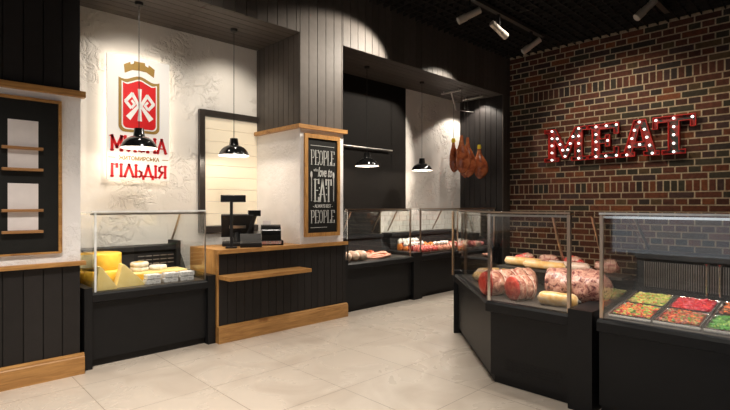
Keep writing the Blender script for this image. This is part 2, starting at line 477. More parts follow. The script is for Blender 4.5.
# alcove 1 back wall and bulkhead
b = B(); box(b, 1.1, 4.2, YB, YB + .15, 0, ZS + .1); structure(build('wall_back', b, M['plaster']))
b = B()
backing(b, 1.18, 3.66, 5.012, 6.2, ZS + .02, ZC + .1, GROOVE)
planks(b, (1.18, 5.0, ZS + .001), (1, 0, 0), 2.49, .1430, (0, 0, 1), ZC + .1 - ZS, (0, .02, 0), base=PB)
planks(b, (1.18, 5.02, ZS), (0, 1, 0), 1.03, .128, (1, 0, 0), 1.24, (0, 0, .025), base=PB)
planks(b, (2.426, 5.02, ZS), (0, 1, 0), 1.03, .128, (1, 0, 0), 1.244, (0, 0, .025), base=PB)
structure(build('wall_upper', b, M['plank_dark']))
# column
b = B()
backing(b, 3.69, 4.385, 5.012, 6.05, 1.04, ZC + .1, GROOVE)
planks(b, (3.67, 5.0, 2.57), (1, 0, 0), .734, .1425, (0, 0, 1), ZC + .1 - 2.57, (0, .02, 0), base=PB)
planks(b, (3.67, 5.022, 2.57), (0, 1, 0), 1.028, .118, (0, 0, 1), ZS - 2.572, (.02, 0, 0), base=PB)
col = structure(build('column', b, M['plank_dark']))
b = B(); box(b, 3.668, 4.404, 4.998, 6.05, 1.046, 2.54); build('plaster_band', b, M['plaster_smooth'], col)
b = B(); box(b, 3.615, 4.45, 4.952, 5.0, 2.537, 2.588); box(b, 3.615, 3.668, 5.0, 6.05, 2.537, 2.588); box(b, 4.404, 4.45, 5.0, 6.05, 2.537, 2.588)
build('wood_cap', b, M['oak_x'], col)
# alcove 2
b = B()
backing(b, 4.40, 8.69, 5.012, 6.2, ZS + .02, ZC + .1, GROOVE)
planks(b, (4.404, 5.0, ZS + .001), (1, 0, 0), 4.566, .1430, (0, 0, 1), ZC + .1 - ZS, (0, .02, 0), base=PB)
planks(b, (4.404, 5.02, ZS), (0, 1, 0), 1.03, .128, (1, 0, 0), 4.29, (0, 0, .025), base=PB)
structure(build('wall_bulkhead', b, M['plank_dark']))
b = B()
backing(b, 8.705, 8.955, 5.012, 6.2, 0, ZS + .1, GROOVE)
planks(b, (8.69, 5.02, 0), (0, 1, 0), 1.03, .128, (0, 0, 1), ZS, (.02, 0, 0), base=PD)
planks(b, (8.69, 5.0, 0), (1, 0, 0), .276, .1425, (0, 0, 1), ZS + .001, (0, .02, 0), base=PB)
structure(build('wall_side', b, M['plank_dark']))
b = B(); box(b, 4.2, 6.905, 6.03, 6.2, 0, ZS + .1); structure(build('wall_rear', b, M['alcove_dark']))
b = B(); box(b, 6.905, 8.80, 6.03, 6.2, 0, ZS + .1); structure(build('wall_middle', b, M['plaster']))
# white glazed tile strip behind the sausage cases
b = B(); box(b, 6.2, 8.685, 6.012, 6.03, .95, 1.47)
tl = structure(build('trim_3', b, M['mortar']))
b = B()
for r in range(5):
    x = 6.2 - (.1 if r % 2 else 0)
    while x < 8.68:
        a, c = max(6.2, x) + .004, min(x + .2, 8.685) - .004
        if c - a > .02: box(b, a, c, 6.006, 6.016, .952 + r * .103, .952 + r * .103 + .098)
        x += .2
build('white_tile', b, M['tile_white'], tl)

# window with roller blind in alcove 1
b = B()
for r in ((2.79, 2.865, 1.18, 2.81),): box(b, r[0], r[1], 5.995, 6.05, r[2], r[3])
box(b, 2.865, 3.667, 5.995, 6.05, 2.735, 2.81); box(b, 2.865, 3.667, 5.995, 6.05, 1.18, 1.265)
w1 = structure(build('window_1', b, M['frame_dark'], bevel=.004))
b = B()
for k in range(9): 
    z0 = 1.27 + k * .1617
    vs = box(b, 2.865, 3.667, 6.03, 6.048, z0 + .004, z0 + .1617); 
build('blind', b, M['blind'], w1, bevel=.004)

# the rest of the room, behind the camera
b = B(); box(b, XL, WX, YF - .15, YF, 0, ZC + .2); structure(build('wall_front', b, M['room_wall']))
b = B(); box(b, XL - .15, XL, YF, 5.2, 0, .5); box(b, XL - .15, XL, YF, 5.2, 3.1, ZC + .2)
for yy in (YF, -1.0, 1.4, 3.9): box(b, XL - .15, XL, yy, yy + (.15 if yy < 3 else 1.3), .5, 3.1)
structure(build('wall_entrance', b, M['room_wall']))

# ------------------------------------------------------------------ menu board on the pier
mb = thing('menu_board', (.35, 4.99, 1.12), 'big black framed board with wooden slats holding blank sheets on the plaster pier', 'menu board')
b = B(); box(b, -.45, 1.0, 4.985, 4.998, 1.13, 2.455); build('panel', b, M['board'], mb)
b = B(); box(b, -.47, 1.024, 4.965, 4.998, 2.452, 2.478); box(b, -.47, 1.024, 4.965, 4.998, 1.12, 1.136)
box(b, 1.0, 1.024, 4.965, 4.998, 1.136, 2.452); box(b, -.47, -.446, 4.965, 4.998, 1.136, 2.452)
build('frame', b, M['oak_x'], mb, bevel=.003)
for z in (2.036, 1.853, 1.503, 1.32):
    for x0 in (.59,):
        b = B(); box(b, x0, x0 + .292, 4.94, 4.982, z - .012, z + .012); s = build('slat', b, M['slat_wood'], mb, bevel=.003)
for i, (x0, z0, z1, lb) in enumerate(((.635, 1.868, 2.277, 'blank white sheet behind the topmost pair of slats of the black menu board'), (.635, 1.334, 1.735, 'blank white sheet behind the bottommost pair of slats of the black menu board'))):
    b = B(); box(b, x0, x0 + .216, 4.9822, 4.9838, z0, z1); tag(build('paper_sheet', b, M['paper']), lb, 'sheet of paper')

# ------------------------------------------------------------------ shop sign
GL = {
 'М': (1.12, [[(.15, 0), (.15, 1), (.55, .22), (.95, 1), (.95, 0)]], [(.15, 0), (.95, 0), (.1, 1), (1.0, 1)]),
 'Я': (.88, [[(.72, 0), (.72, 1), (.35, 1), (.16, .87), (.14, .62), (.34, .46), (.72, .46)], [(.46, .46), (.14, 0)]], [(.72, 0), (.12, 0), (.76, 1)]),
 'С': (.82, [[(.72, .74), (.62, .94), (.42, 1), (.22, .92), (.12, .7), (.12, .3), (.22, .08), (.42, 0), (.62, .06), (.72, .26)]], []),
 'Н': (.98, [[(.16, 0), (.16, 1)], [(.82, 0), (.82, 1)], [(.16, .5), (.82, .5)]], [(.16, 0), (.16, 1), (.82, 0), (.82, 1)]),
 'А': (.98, [[(.1, 0), (.49, 1), (.88, 0)], [(.24, .32), (.74, .32)]], [(.1, 0), (.88, 0)]),
 'Г': (.74, [[(.16, 0), (.16, 1), (.58, 1), (.58, .80)]], [(.16, 0)]),
 'І': (.44, [[(.22, 0), (.22, 1)]], [(.22, 0), (.22, 1)]),
 'Л': (.96, [[(.1, 0), (.48, 1), (.86, 0)]], [(.1, 0), (.86, 0)]),
 'Ь': (.78, [[(.16, 1), (.16, 0), (.5, 0), (.66, .12), (.66, .38), (.5, .5), (.16, .5)]], [(.16, 1)]),
 'Д': (1.02, [[(.22, .06), (.52, 1), (.82, .06)], [(.06, -.16), (.06, .05), (.96, .05), (.96, -.16)]], []),
 "'": (.3, [[(.16, 1.02), (.12, .74)]], []),
 'P': (.72, [[(.16, 0), (.16, 1), (.48, 1), (.62, .88), (.62, .6), (.48, .47), (.16, .47)]], [(.16, 0), (.12, 1)]),
 'E': (.72, [[(.64, .84), (.64, 1), (.16, 1), (.16, 0), (.64, 0), (.64, .16)], [(.16, .5), (.52, .5)]], [(.12, 0), (.12, 1)]),
 'O': (.78, [[(.39, 1), (.2, .92), (.12, .7), (.12, .3), (.2, .08), (.39, 0), (.58, .08), (.66, .3), (.66, .7), (.58, .92), (.39, 1)]], []),
 'L': (.68, [[(.16, 1), (.16, 0), (.62, 0), (.62, .2)]], [(.16, 1), (.12, 0)]),
 'A': (.9, [[(.1, 0), (.45, 1), (.8, 0)], [(.24, .32), (.66, .32)]], [(.1, 0), (.8, 0)]),
 'T': (.84, [[(.06, .78), (.06, 1), (.78, 1), (.78, .78)], [(.42, 1), (.42, 0)]], [(.42, 0)]),
}
def write(bm, text, x0, x1, z0, z1, y, wx, thick=.005, serif=.11):
    """slab-lettered words on the plane at depth y, facing -y"""
    tot = sum(GL[c][0] for c in text); sx = (x1 - x0) / tot; h = z1 - z0; x = x0
    def seg(p, q):
        d = V((q[0] - p[0], q[1] - p[1]));
        if d.length < 1e-6: return
        d.normalize(); n = V((-d.y, d.x)); vert = abs(d.y)
        w = wx * (.45 + .55 * vert)
        e = d * w * .5
        a, c = V(p) - e, V(q) + e
        pts = [a + n * w / 2, a - n * w / 2, c - n * w / 2, c + n * w / 2]
        prism(bm, [(t.x, t.y) for t in pts], (0, y, 0), (1, 0, 0), (0, 0, 1), (0, thick, 0))
    for ch in text:
        w, lines, ser = GL[ch]
        for ln in lines:
            for p, q in zip(ln, ln[1:]): seg((x + p[0] * sx, z0 + p[1] * h), (x + q[0] * sx, z0 + q[1] * h))
        for sxx, sy in ser:
            seg((x + (sxx - serif) * sx, z0 + sy * h), (x + (sxx + serif) * sx, z0 + sy * h))
        x += w * sx

def font_mesh(text, x0, x1, z0, z1, y, shear=0, offset=0.0):
    """small lettering from the built-in font fitted to a rectangle on the plane at depth y, facing -y"""
    c = bpy.data.curves.new('lettering', 'FONT'); c.body = text; c.size = 1; c.shear = shear; c.offset = offset; c.extrude = .01; c.resolution_u = 3
    o = bpy.data.objects.new('lettering', c); COL.objects.link(o)
    bpy.context.view_layer.update()
    me = bpy.data.meshes.new_from_object(o.evaluated_get(bpy.context.evaluated_depsgraph_get()))
    bpy.data.objects.remove(o); bm = bmesh.new(); bm.from_mesh(me); bpy.data.meshes.remove(me); bpy.data.curves.remove(c)
    xs = [v.co.x for v in bm.verts]; ys = [v.co.y for v in bm.verts]
    ax, bx, ay, by = min(xs), max(xs), min(ys), max(ys)
    for v in bm.verts:
        v.co = V((x0 + (v.co.x - ax) / (bx - ax) * (x1 - x0), y + v.co.z * .2, z0 + (v.co.y - ay) / (by - ay) * (z1 - z0)))
    return bm

SY = 5.955
sg = thing('shop_sign', (2.05, SY, 1.84), 'white backlit wall sign with red shield, gold crown and red Cyrillic lettering', 'sign')
b = B(); box(b, 1.70, 2.41, SY, SY + .025, 1.845, 3.29); build('panel', b, M['sign_white'], sg, bevel=.004)
b = B()
for r in ((1.74, 2.37, 1.88, 1.90), (1.74, 2.37, 3.23, 3.25)): box(b, r[0], r[1], SY + .03, SY + .06, r[2], r[3])
for r in ((1.74, 1.76, 1.90, 3.23), (2.35, 2.37, 1.90, 3.23)): box(b, r[0], r[1], SY + .03, SY + .06, r[2], r[3])
build('backlight', b, M['led'], sg)
b = B(); box(b, 1.78, 2.33, SY + .025, 6.05, 2.0, 3.15); build('mounting', b, M['white'], sg)
cx = 2.055
def shield(k, top):
    w, = (k,); pts = []
    n = 14
    for i in range(n + 1):
        t = -1 + 2 * i / n
        z = top + .028 * (math.cos(1.35 * PI * abs(t)) - 1)
        pts.append((cx + t * w, z))
    return pts
def shield_poly(hw, ztop, zbot, rr):
    pts = shield(hw, ztop)
    side = [(cx + hw, zbot + rr)] + [(cx + hw - rr + rr * math.cos(a), zbot + rr - rr * math.sin(a)) for a in (.4, .8, 1.2, 1.57)]
    bot = [(cx + .03, zbot), (cx, zbot - .022), (cx - .03, zbot)]
    left = [(2 * cx - px, pz) for px, pz in side[::-1]]
    return (pts + side + bot + left)[::-1]
def plate(name, pts, y, mat):
    bm = B(); prism(bm, pts, (0, y, 0), (1, 0, 0), (0, 0, 1), (0, .004, 0)); return build(name, bm, mat, sg)
plate('shield_border', shield_poly(.232, 3.075, 2.405, .07), SY - .004, M['sign_gold'])
plate('shield_gap', shield_poly(.200, 3.037, 2.437, .055), SY - .007, M['sign_white'])
plate('shield', shield_poly(.186, 3.020, 2.452, .05), SY - .010, M['sign_red'])
b = B()
def eseg(p, q, w0, w1):
    d = (V(q) - V(p)).normalized(); n = V((-d.y, d.x))
    pts = [V(p) + n * w0 / 2, V(p) - n * w0 / 2, V(q) - n * w1 / 2, V(q) + n * w1 / 2]
    prism(b, [(cx + t.x * 1.05, 2.735 + t.y * 1.12) for t in pts], (0, SY - .014, 0), (1, 0, 0), (0, 0, 1), (0, .005, 0))
eseg((0, .0), (0, .17), .022, .042); eseg((0, 0), (0, -.17), .022, .046)
for s in (-1, 1):
    eseg((0, .005), (s * .125, -.15), .024, .06)
    eseg((s * .01, -.01), (s * .085, .115), .034, .034)
    eseg((s * .075, .115), (s * .155, .02), .036, .034); eseg((s * .155, .028), (s * .09, -.045), .034, .03)
    eseg((s * .09, -.04), (s * .052, .005), .028, .026); eseg((s * .052, -.003), (s * .088, .04), .024, .024)
build('emblem', b, M['sign_white'], sg)
b = B()
cr = []
prof = [(-.165, .0), (-.175, .10), (-.105, .125), (-.10, .095), (-.06, .105), (-.062, .135), (.062, .135), (.06, .105), (.10, .095), (.105, .125), (.175, .10), (.165, .0)]
prism(b, [(cx + px, 3.115 + pz - .9 * px * px) for px, pz in prof] + [(cx + .08, 3.14), (cx, 3.145), (cx - .08, 3.14)], (0, SY - .005, 0), (1, 0, 0), (0, 0, 1), (0, .005, 0))
build('crown', b, M['sign_gold'], sg)
b = B(); write(b, "М'ЯСНА", 1.735, 2.375, 2.185, 2.345, SY - .005, .031); build('lettering', b, M['sign_red'], sg)
b = B(); write(b, 'ГІЛЬДІЯ', 1.735, 2.375, 1.885, 2.02, SY - .005, .028); build('lettering', b, M['sign_red'], sg)
b = font_mesh('ЖИТОМИРСЬКА', 1.825, 2.285, 2.075, 2.125, SY - .003, offset=.03); build('lettering', b, M['sign_gold'], sg)
for xx in (1.715, 2.32):
    b = B(); box(b, xx, xx + .075, SY - .004, SY, 2.095, 2.103); build('dash', b, M['sign_gold'], sg)
sg.location.x -= .03

# ------------------------------------------------------------------ pendant lamps
def pendant(x, y, label):
    z = 2.175
    t = thing('pendant_lamp', (x, y, ZS), label, 'pendant lamp', 'black pendant lamps along the counters')
    c = (x, y, z)
    pr = [(.19, 0), (.186, .012), (.172, .045), (.15, .078), (.118, .105), (.08, .122), (.062, .128), (.058, .14), (.048, .215), (.0, .222)]
    b = B(); lathe(b, pr, c, 40); build('shade', b, M['black_gloss'], t, smooth=True, angle=50)
    b = B(); lathe(b, [(r - .004 if r > .01 else 0, h - .003) for r, h in pr[:7]] + [(.0, .122)], c, 40); build('inner_shade', b, M['white'], t, smooth=True, angle=60)
    b = B(); lathe(b, [(.192, -.003), (.192, .003), (.186, .003), (.186, -.003), (.192, -.003)], c, 40); build('rim', b, M['white'], t, smooth=True)
    b = B(); lathe(b, [(0, .03), (.02, .034), (.033, .055), (.03, .075), (.016, .095), (.016, .12)], c, 16); build('bulb', b, M['lamp_bulb'], t, smooth=True)
    b = B(); tube(b, [(x, y, z + .215), (x, y, ZS - .03)], .004, 6); build('cord', b, M['black_soft'], t)
    b = B(); lathe(b, [(0, -.035), (.04, -.03), (.045, 0), (0, 0)], (x, y, ZS), 20); build('canopy', b, M['black_soft'], t, smooth=True)
    L = bpy.data.lights.new('pendant light', 'POINT'); L.energy = PEND; L.color = (1, .86, .70); L.shadow_soft_size = .03
    o = bpy.data.objects.new('pendant light', L); COL.objects.link(o); o.location = (x, y, z + .005)
PEND = 9
pendant(1.865, 5.5, 'black dome pendant lamp hanging in front of the shop sign')
pendant(3.01, 5.5, 'black dome pendant lamp hanging in front of the cream blind')
pendant(5.356, 5.5, 'black dome pendant lamp hanging before the dark brown alcove wall and steel rail')
pendant(6.74, 5.5, 'black dome pendant lamp hanging before the pale plaster panel')

# ------------------------------------------------------------------ checkout counter
CX0, CX1, CY1 = 2.53, 4.455, 5.70
ct = thing('checkout_counter', (3.4, 5.3, 0), 'black planked checkout counter with oak top, shelf and base board around the column', 'counter')
b = B(); backing(b, CX0 + .022, CX1 - .004, 5.014, CY1 - .01, .02, .998, GROOVE)
# boards under the column continue the run
planks(b, (CX0 + .02, 5.0, .1), (1, 0, 0), CX1 - CX0 - .02, .1085, (0, 0, 1), .9, (0, .018, 0), gap=.005, base=PD)
build('body', b, M['plank_dark'], ct)
b = B(); box(b, CX0, 3.667, 4.955, CY1, 1.0, 1.045); box(b, 3.667, CX1 + .005, 4.955, 4.9975, 1.0, 1.045); build('countertop', b, M['oak_x'], ct)
b = B(); box(b, CX0, CX0 + .02, 5.0, CY1, .0, 1.0); build('side_panel', b, M['oak_z'], ct)
b = B(); box(b, CX0 + .01, 3.66, 4.74, 4.999, .718, .762); build('shelf', b, M['oak_x'], ct, bevel=.004)
b = B(); pr = [(4.955, 0), (4.955, .155), (4.962, .165), (4.962, .178), (4.985, .19), (4.9985, .19), (4.9985, 0)]
lo = [b.verts.new((CX0, y, z)) for y, z in pr]; hi = [b.verts.new((CX1 + .005, y, z)) for y, z in pr]
for i in range(len(pr)): b.faces.new((lo[i], hi[i], hi[(i + 1) % len(pr)], lo[(i + 1) % len(pr)]))
b.faces.new(lo[::-1]); b.faces.new(hi); build('base_board', b, M['oak_x'], ct)

# ------------------------------------------------------------------ chalkboard
cb = thing('chalkboard', (4.03, 4.99, 1.14), 'oak framed chalkboard with white hand lettering on the column', 'chalkboard')
BX0, BX1, BZ0, BZ1 = 3.775, 4.275, 1.185, 2.425
b = B(); box(b, BX0, BX1, 4.982, 4.997, BZ0, BZ1); build('panel', b, M['board'], cb)
b = B()
for r in ((3.725, BX0, 1.135, 2.478), (BX1, 4.322, 1.135, 2.478), (BX0, BX1, 1.135, BZ0), (BX0, BX1, BZ1, 2.478)): box(b, r[0], r[1], 4.966, 4.997, r[2], r[3])
build('frame', b, M['oak_z'], cb)
def fz(f): return BZ1 - f * (BZ1 - BZ0)
b = B(); cy = 4.979
write(b, 'PEOPLE', 3.825, 4.235, fz(.275), fz(.125), cy, .013, .003); write(b, 'EAT', 3.88, 4.18, fz(.665), fz(.435), cy, .022, .003)
write(b, 'PEOPLE', 3.825, 4.235, fz(.895), fz(.765), cy, .013, .003)
for f in (.075, .945): box(b, 3.825, 4.225 if f < .5 else 4.10, cy, cy + .003, fz(f) - .003, fz(f) + .003)
for s, x in ((1, 3.838), (-1, 4.215)):
    tube(b, [(x, cy + .001, fz(.665)), (x, cy + .001, fz(.40))], .006, 6)
    prism(b, [(x + .016 * math.cos(a), fz(.385) + .045 * math.sin(a)) for a in [i * PI / 6 for i in range(12)]], (0, cy, 0), (1, 0, 0), (0, 0, 1), (0, .003, 0))
for x in (3.965, 4.085):
    box(b, x, x + .014, cy, cy + .003, fz(.53), fz(.515))
    box(b, x, x + .014, cy, cy + .003, fz(.60), fz(.585))
build('lettering', b, M['chalk'], cb)
b = font_mesh('love to', 3.945, 4.19, fz(.405), fz(.30), cy, shear=.35, offset=.012); build('lettering', b, M['chalk'], cb)
b = font_mesh('who', 3.875, 3.945, fz(.35), fz(.315), cy, shear=.2); build('lettering', b, M['chalk'], cb)
b = font_mesh('- ALWAYS BEST -', 3.865, 4.195, fz(.735), fz(.698), cy, offset=.006); build('lettering', b, M['chalk'], cb)

# ------------------------------------------------------------------ till equipment
ZT = 1.046
cd = thing('customer_display', (2.775, 5.13, ZT), 'tall black customer display on a square pole at the counter front', 'customer display')
def obx(bm, c, sx, sy, sz, yaw):
    ca, sa = math.cos(yaw), math.sin(yaw)
    return obox(bm, c, V((ca, sa, 0)) * sx / 2, V((-sa, ca, 0)) * sy / 2, V((0, 0, 1)) * sz / 2)
yaw = -.55
b = B(); obx(b, (2.775, 5.13, ZT + .008), .13, .13, .016, yaw); build('foot', b, M['black_soft'], cd, bevel=.004)
b = B(); obx(b, (2.775, 5.13, ZT + .29), .034, .034, .56, yaw); build('pole', b, M['black_soft'], cd)
b = B(); obx(b, (2.80, 5.13, ZT + .58), .285, .06, .085, yaw); dh = build('display_head', b, M['black_gloss'], cd, bevel=.006)
b = B(); obx(b, (2.80 - .032 * math.sin(.55), 5.13 - .032 * math.cos(.55), ZT + .58), .24, .004, .05, yaw); build('screen', b, M['screen'], dh)

cr_ = thing('cash_register', (3.02, 5.33, ZT), 'black till terminal with tilted touch screen and small rear display', 'cash register')
b = B(); obx(b, (3.04, 5.43, ZT + .02), .40, .34, .04, -.5); build('base', b, M['black_soft'], cr_, bevel=.008)
def tilted(bm, c, w, h, t, yaw, tilt):
    ca, sa = math.cos(yaw), math.sin(yaw); x = V((ca, sa, 0)); y = V((-sa, ca, 0)); z = V((0, 0, 1))
    up = z * math.cos(tilt) + y * math.sin(tilt); nn = y * math.cos(tilt) - z * math.sin(tilt)
    return obox(bm, c, x * w / 2, nn * t / 2, up * h / 2)
b = B(); tilted(b, (3.04, 5.46, ZT + .245), .40, .30, .045, -.5, -.35); build('monitor', b, M['black_soft'], cr_, bevel=.008)
b = B(); tilted(b, (3.015, 5.415, ZT + .23), .2, .035, .012, -.5, -.35); build('port_panel', b, M['steel'], cr_)
b = B(); tube(b, [(3.04, 5.46, ZT + .03), (3.04, 5.48, ZT + .16)], [.06, .04], 12); build('stand', b, M['black_soft'], cr_, smooth=True)
b = B(); obx(b, (3.20, 5.33, ZT + .40), .16, .05, .075, -.5); build('rear_display', b, M['black_gloss'], cr_, bevel=.004)
b = B(); tube(b, [(3.20, 5.33, ZT + .37), (3.17, 5.38, ZT + .18), (3.12, 5.44, ZT + .06)], [.035, .025, .03], 8); build('display_arm', b, M['black_soft'], cr_)
kb = thing('keypad_terminal', (2.97, 5.08, ZT), 'black wedge-shaped keypad terminal between display pole and printer', 'keypad')
b = B()
ca, sa = math.cos(-.5), math.sin(-.5)
prism(b, [(-.10, 0), (.10, 0), (.10, .15), (.06, .155), (-.02, .075), (-.10, .05)], V((3.02, 5.11, ZT)) - V((ca, sa, 0)) * .125, (-sa, ca, 0), (0, 0, 1), V((ca, sa, 0)) * .25)
for v in b.verts: pass
build('housing', b, M['black_soft'], kb, bevel=.004)
pt = thing('receipt_printer', (3.36, 5.19, ZT), 'rounded black receipt printer with paper at the top, beside the column', 'printer')
b = B(); obx(b, (3.36, 5.20, ZT + .03), .30, .22, .06, -.5); build('base', b, M['black_soft'], pt, bevel=.008)
b = B()
prism(b, [(-.1, 0), (.1, 0)] + [(.1 - .2 * i / 8, .12 + .075 * math.sin(PI * i / 8)) for i in range(9)], V((3.36, 5.20, ZT + .061)) - V((ca, sa, 0)) * .12, (-sa, ca, 0), (0, 0, 1), V((ca, sa, 0)) * .24)
build('cover', b, M['black_gloss'], pt, smooth=True, angle=50)
b = B(); tilted(b, (3.32, 5.23, ZT + .28), .1, .05, .003, -.5, .2); build('paper', b, M['paper'], pt)
b = B(); obx(b, (3.36 - .115 * math.sin(.5), 5.20 - .115 * math.cos(.5), ZT + .035), .24, .006, .035, -.5); build('key_row', b, M['sticker'], pt)

# ------------------------------------------------------------------ display cases
def side_pane(bm, P, t, n, prof, th=.008):
    prism(bm, prof, (P.x, P.y, 0), (n.x, n.y, 0), (0, 0, 1), (t.x * th, t.y * th, 0))

def display_case(label, path, dz=.715, top=1.47, depth=.97, ends=(True, True), posts=(), rear=1.06, post_mat='bronze_post', glass_end=(True, True), panel=(.09, .09), rail='steel', edge='bronze_post', struts=(), deck='deck', slope=0, slant=True, nm='display_case', shelf=None, end_h=.765):
    mid = V(path[len(path) // 2 - 1]) * .5 + V(path[len(path) // 2]) * .5
    t = thing(nm, (mid.x, mid.y, 0), label, 'display case', 'glass display cases')
    inner = trim(path, panel[0], panel[1])
    b = B(); sweep(b, inner, rect(.09, depth - .03, 0, .075)); build('plinth', b, M['black_soft'], t)
    b = B(); sweep(b, inner, [(.05, .075), (depth, .075), (depth, dz - .03), (.05, dz - .03), (.05, dz - .11), (.05, .12)]); bd = build('body', b, M['black_paint'], t)
    b = B(); sweep(b, inner, [(.05, dz - .10), (.0, dz - .085), (.0, dz - .02), (.02, dz - .0), (.08, dz), (.08, dz - .03), (.051, dz - .03), (.051, dz - .10)]); build('front_lip', b, M['black_paint'], t)
    b = B(); sweep(b, inner, [(.08, dz - .03), (depth - .22, dz - .03), (depth - .22, dz + slope), (.08, dz)]); build('deck', b, M[deck], t)
    b = B(); sweep(b, inner, [(depth - .22, dz - .03), (depth, dz - .03), (depth, rear - .05), (depth - .19, rear - .05)]); build('rear_panel', b, M['black_soft'], t)
    if rear > .95:
        b = B(); sweep(b, inner, rect(depth - .25, depth + .02, rear - .05, rear)); build('worktop', b, M['black_paint'], t)
    G = M['glass']
    b = B(); sweep(b, inner, rect(.05, .058, dz, top)); build('front_glass', b, G, t)
    b = B(); sweep(b, inner, rect(.05, .66, top, top + .008)); build('top_glass', b, G, t)
    if slant:
        b = B(); sweep(b, inner, [(.655, top - .012), (.663, top - .004), (depth - .02, rear + .01), (depth - .028, rear + .002)]); build('rear_glass', b, G, t)
    b = B(); sweep(b, inner, rect(.044, .064, top + .0085, top + .024)); build('glass_edge', b, M[edge], t)
    b = B(); sweep(b, inner, rect(.059, .085, top - .018, top - .001)); build('light_rail', b, M[rail], t)
    for e, (i, j, sgn) in enumerate(((0, 1, 1), (-1, -2, 1))):
        P, Q = V(path[i]), V(path[j]); d = (Q - P).normalized(); n = V((-d.y, d.x)) if i == 0 else V((d.y, -d.x))
        if ends[e]:
            b = B(); prism(b, [(.0, .0), (depth, .0), (depth, rear - .06 if rear > end_h else end_h), (depth - .2, end_h), (.0, end_h)], (P.x, P.y, 0), (n.x, n.y, 0), (0, 0, 1), (d.x * (panel[e] - .002), d.y * (panel[e] - .002), 0)); build('end_panel', b, M['black_paint'], t)
        if glass_end[e]:
            R = P + d * (panel[e] + .012)
            b = B(); side_pane(b, R, d, n, [(.066, dz + .002), (depth - .3, dz + slope + .002), (depth - .26, rear + .01), (depth - .035, rear + .01), (.65, top - .02), (.088, top - .02), (.066, top - .03)]); build('side_glass', b, G, t)
    for (px, py, r, mt) in posts:
        b = B(); box(b, px - r, px + r, py - r, py + r, dz, top + .004); build('post', b, M[mt], t)
    for (p, q) in struts:
        b = B(); tube(b, [p, q], .012, 8); build('strut', b, M['bronze_post'], t)
    return t, bd

# A: cheese case
ca_, bd = display_case('black display case full of cheese under the shop sign, with glass top', [(1.22, 5.03), (2.525, 5.03)], depth=.98, rear=1.07, edge='white_post',
    posts=((1.325, 5.085, .009, 'white_post'), (2.43, 5.085, .006, 'steel')), struts=(((2.40, 5.68, 1.455), (2.40, 5.96, 1.08)),), panel=(.07, .09))
b = B()
for k in range(3):
    for i in range(5): box(b, 1.95 + i * .085, 2.02 + i * .085, 5.779, 5.785, .86 + k * .045, .87 + k * .045)
build('vent', b, M['steel'], ca_)
b = B(); box(b, 2.38, 2.43, 5.74, 6.0, .78, 1.12); build('end_box', b, M['black_soft'], ca_)
# niche 2 cases
ZD = .715
cc, bd = display_case('black display case beside the column holding pale sausages', [(4.47, 5.06), (6.16, 5.06)], depth=.93, rear=1.05, glass_end=(True, True), panel=(.09, .17),
    posts=((4.60, 5.12, .008, 'chrome'), (5.975, 5.12, .010, 'bronze_post')), struts=(((5.9, 5.70, 1.455), (5.9, 5.93, 1.08)), ((4.62, 5.70, 1.455), (4.62, 5.93, 1.08)), ((5.2, 5.70, 1.455), (5.2, 5.93, 1.08))), deck='deck_dark')
dd, bd = display_case('black display case in the far alcove holding frilled chops and marinated meat', [(6.162, 5.06), (8.66, 5.06)], depth=.93, rear=1.05, panel=(.05, .09), glass_end=(True, True),
    posts=((6.235, 5.12, .010, 'bronze_post'), (7.3, 5.12, .010, 'bronze_post'), (8.55, 5.12, .010, 'bronze_post')), struts=(((6.3, 5.70, 1.455), (6.3, 5.93, 1.08)), ((7.6, 5.70, 1.455), (7.6, 5.93, 1.08))), deck='deck_dark')
# island: angled meat case and salad case
PA = [(4.82, 3.44), (3.65, 2.27), (3.65, 1.375)]
aa, bd = display_case('black corner display case with angled end holding tied meat rolls and sausages', PA, depth=1.0, rear=.94, panel=(.03, .18), slant=False, ends=(True, True), glass_end=(True, False), nm='corner_display_case', end_h=.76,
    posts=((4.733, 3.385, .011, 'bronze_post'), (3.698, 2.256, .014, 'chrome'), (3.705, 1.565, .013, 'bronze_post')), struts=(((4.30, 1.62, 1.455), (4.62, 1.62, .95)), ((4.36, 2.0, 1.455), (4.63, 2.0, .95))), deck='deck')
b = B()
for k in range(5):
    for i in range(12): box(b, 3.697, 3.702, 1.62 + i * .042, 1.655 + i * .042, .14 + k * .022, .15 + k * .022)
build('vent', b, M['black_soft'], aa)
bb, bd = display_case('black display case holding six steel salad pans before the brick wall', [(3.65, 1.372), (3.65, -.9)], depth=1.1, rear=1.15, panel=(.03, .09), slope=.098, ends=(False, True), glass_end=(True, True), rail='chrome', edge='white_post',
    posts=((3.703, 1.325, .011, 'bronze_post'),), struts=(((4.33, 1.30, 1.455), (4.74, 1.30, 1.16)), ((4.33, .6, 1.455), (4.74, .6, 1.16))), deck='deck')
b = B(); 
y = 1.28
while y > -.6: box(b, 4.535, 4.545, y - .006, y, .86, 1.07); y -= .016
build('grille', b, M['deck'], bb)
for k in range(9):
    y = .83 - k * .085
    b = B(); tube(b, [(4.49, y, .84), (4.49, y, 1.075)], .008, 8); lathe(b, [(.008, 0), (.02, .02), (.0, .022)], (4.49, y, 1.072), 12); build('rod', b, M['chrome'], bb, smooth=True)

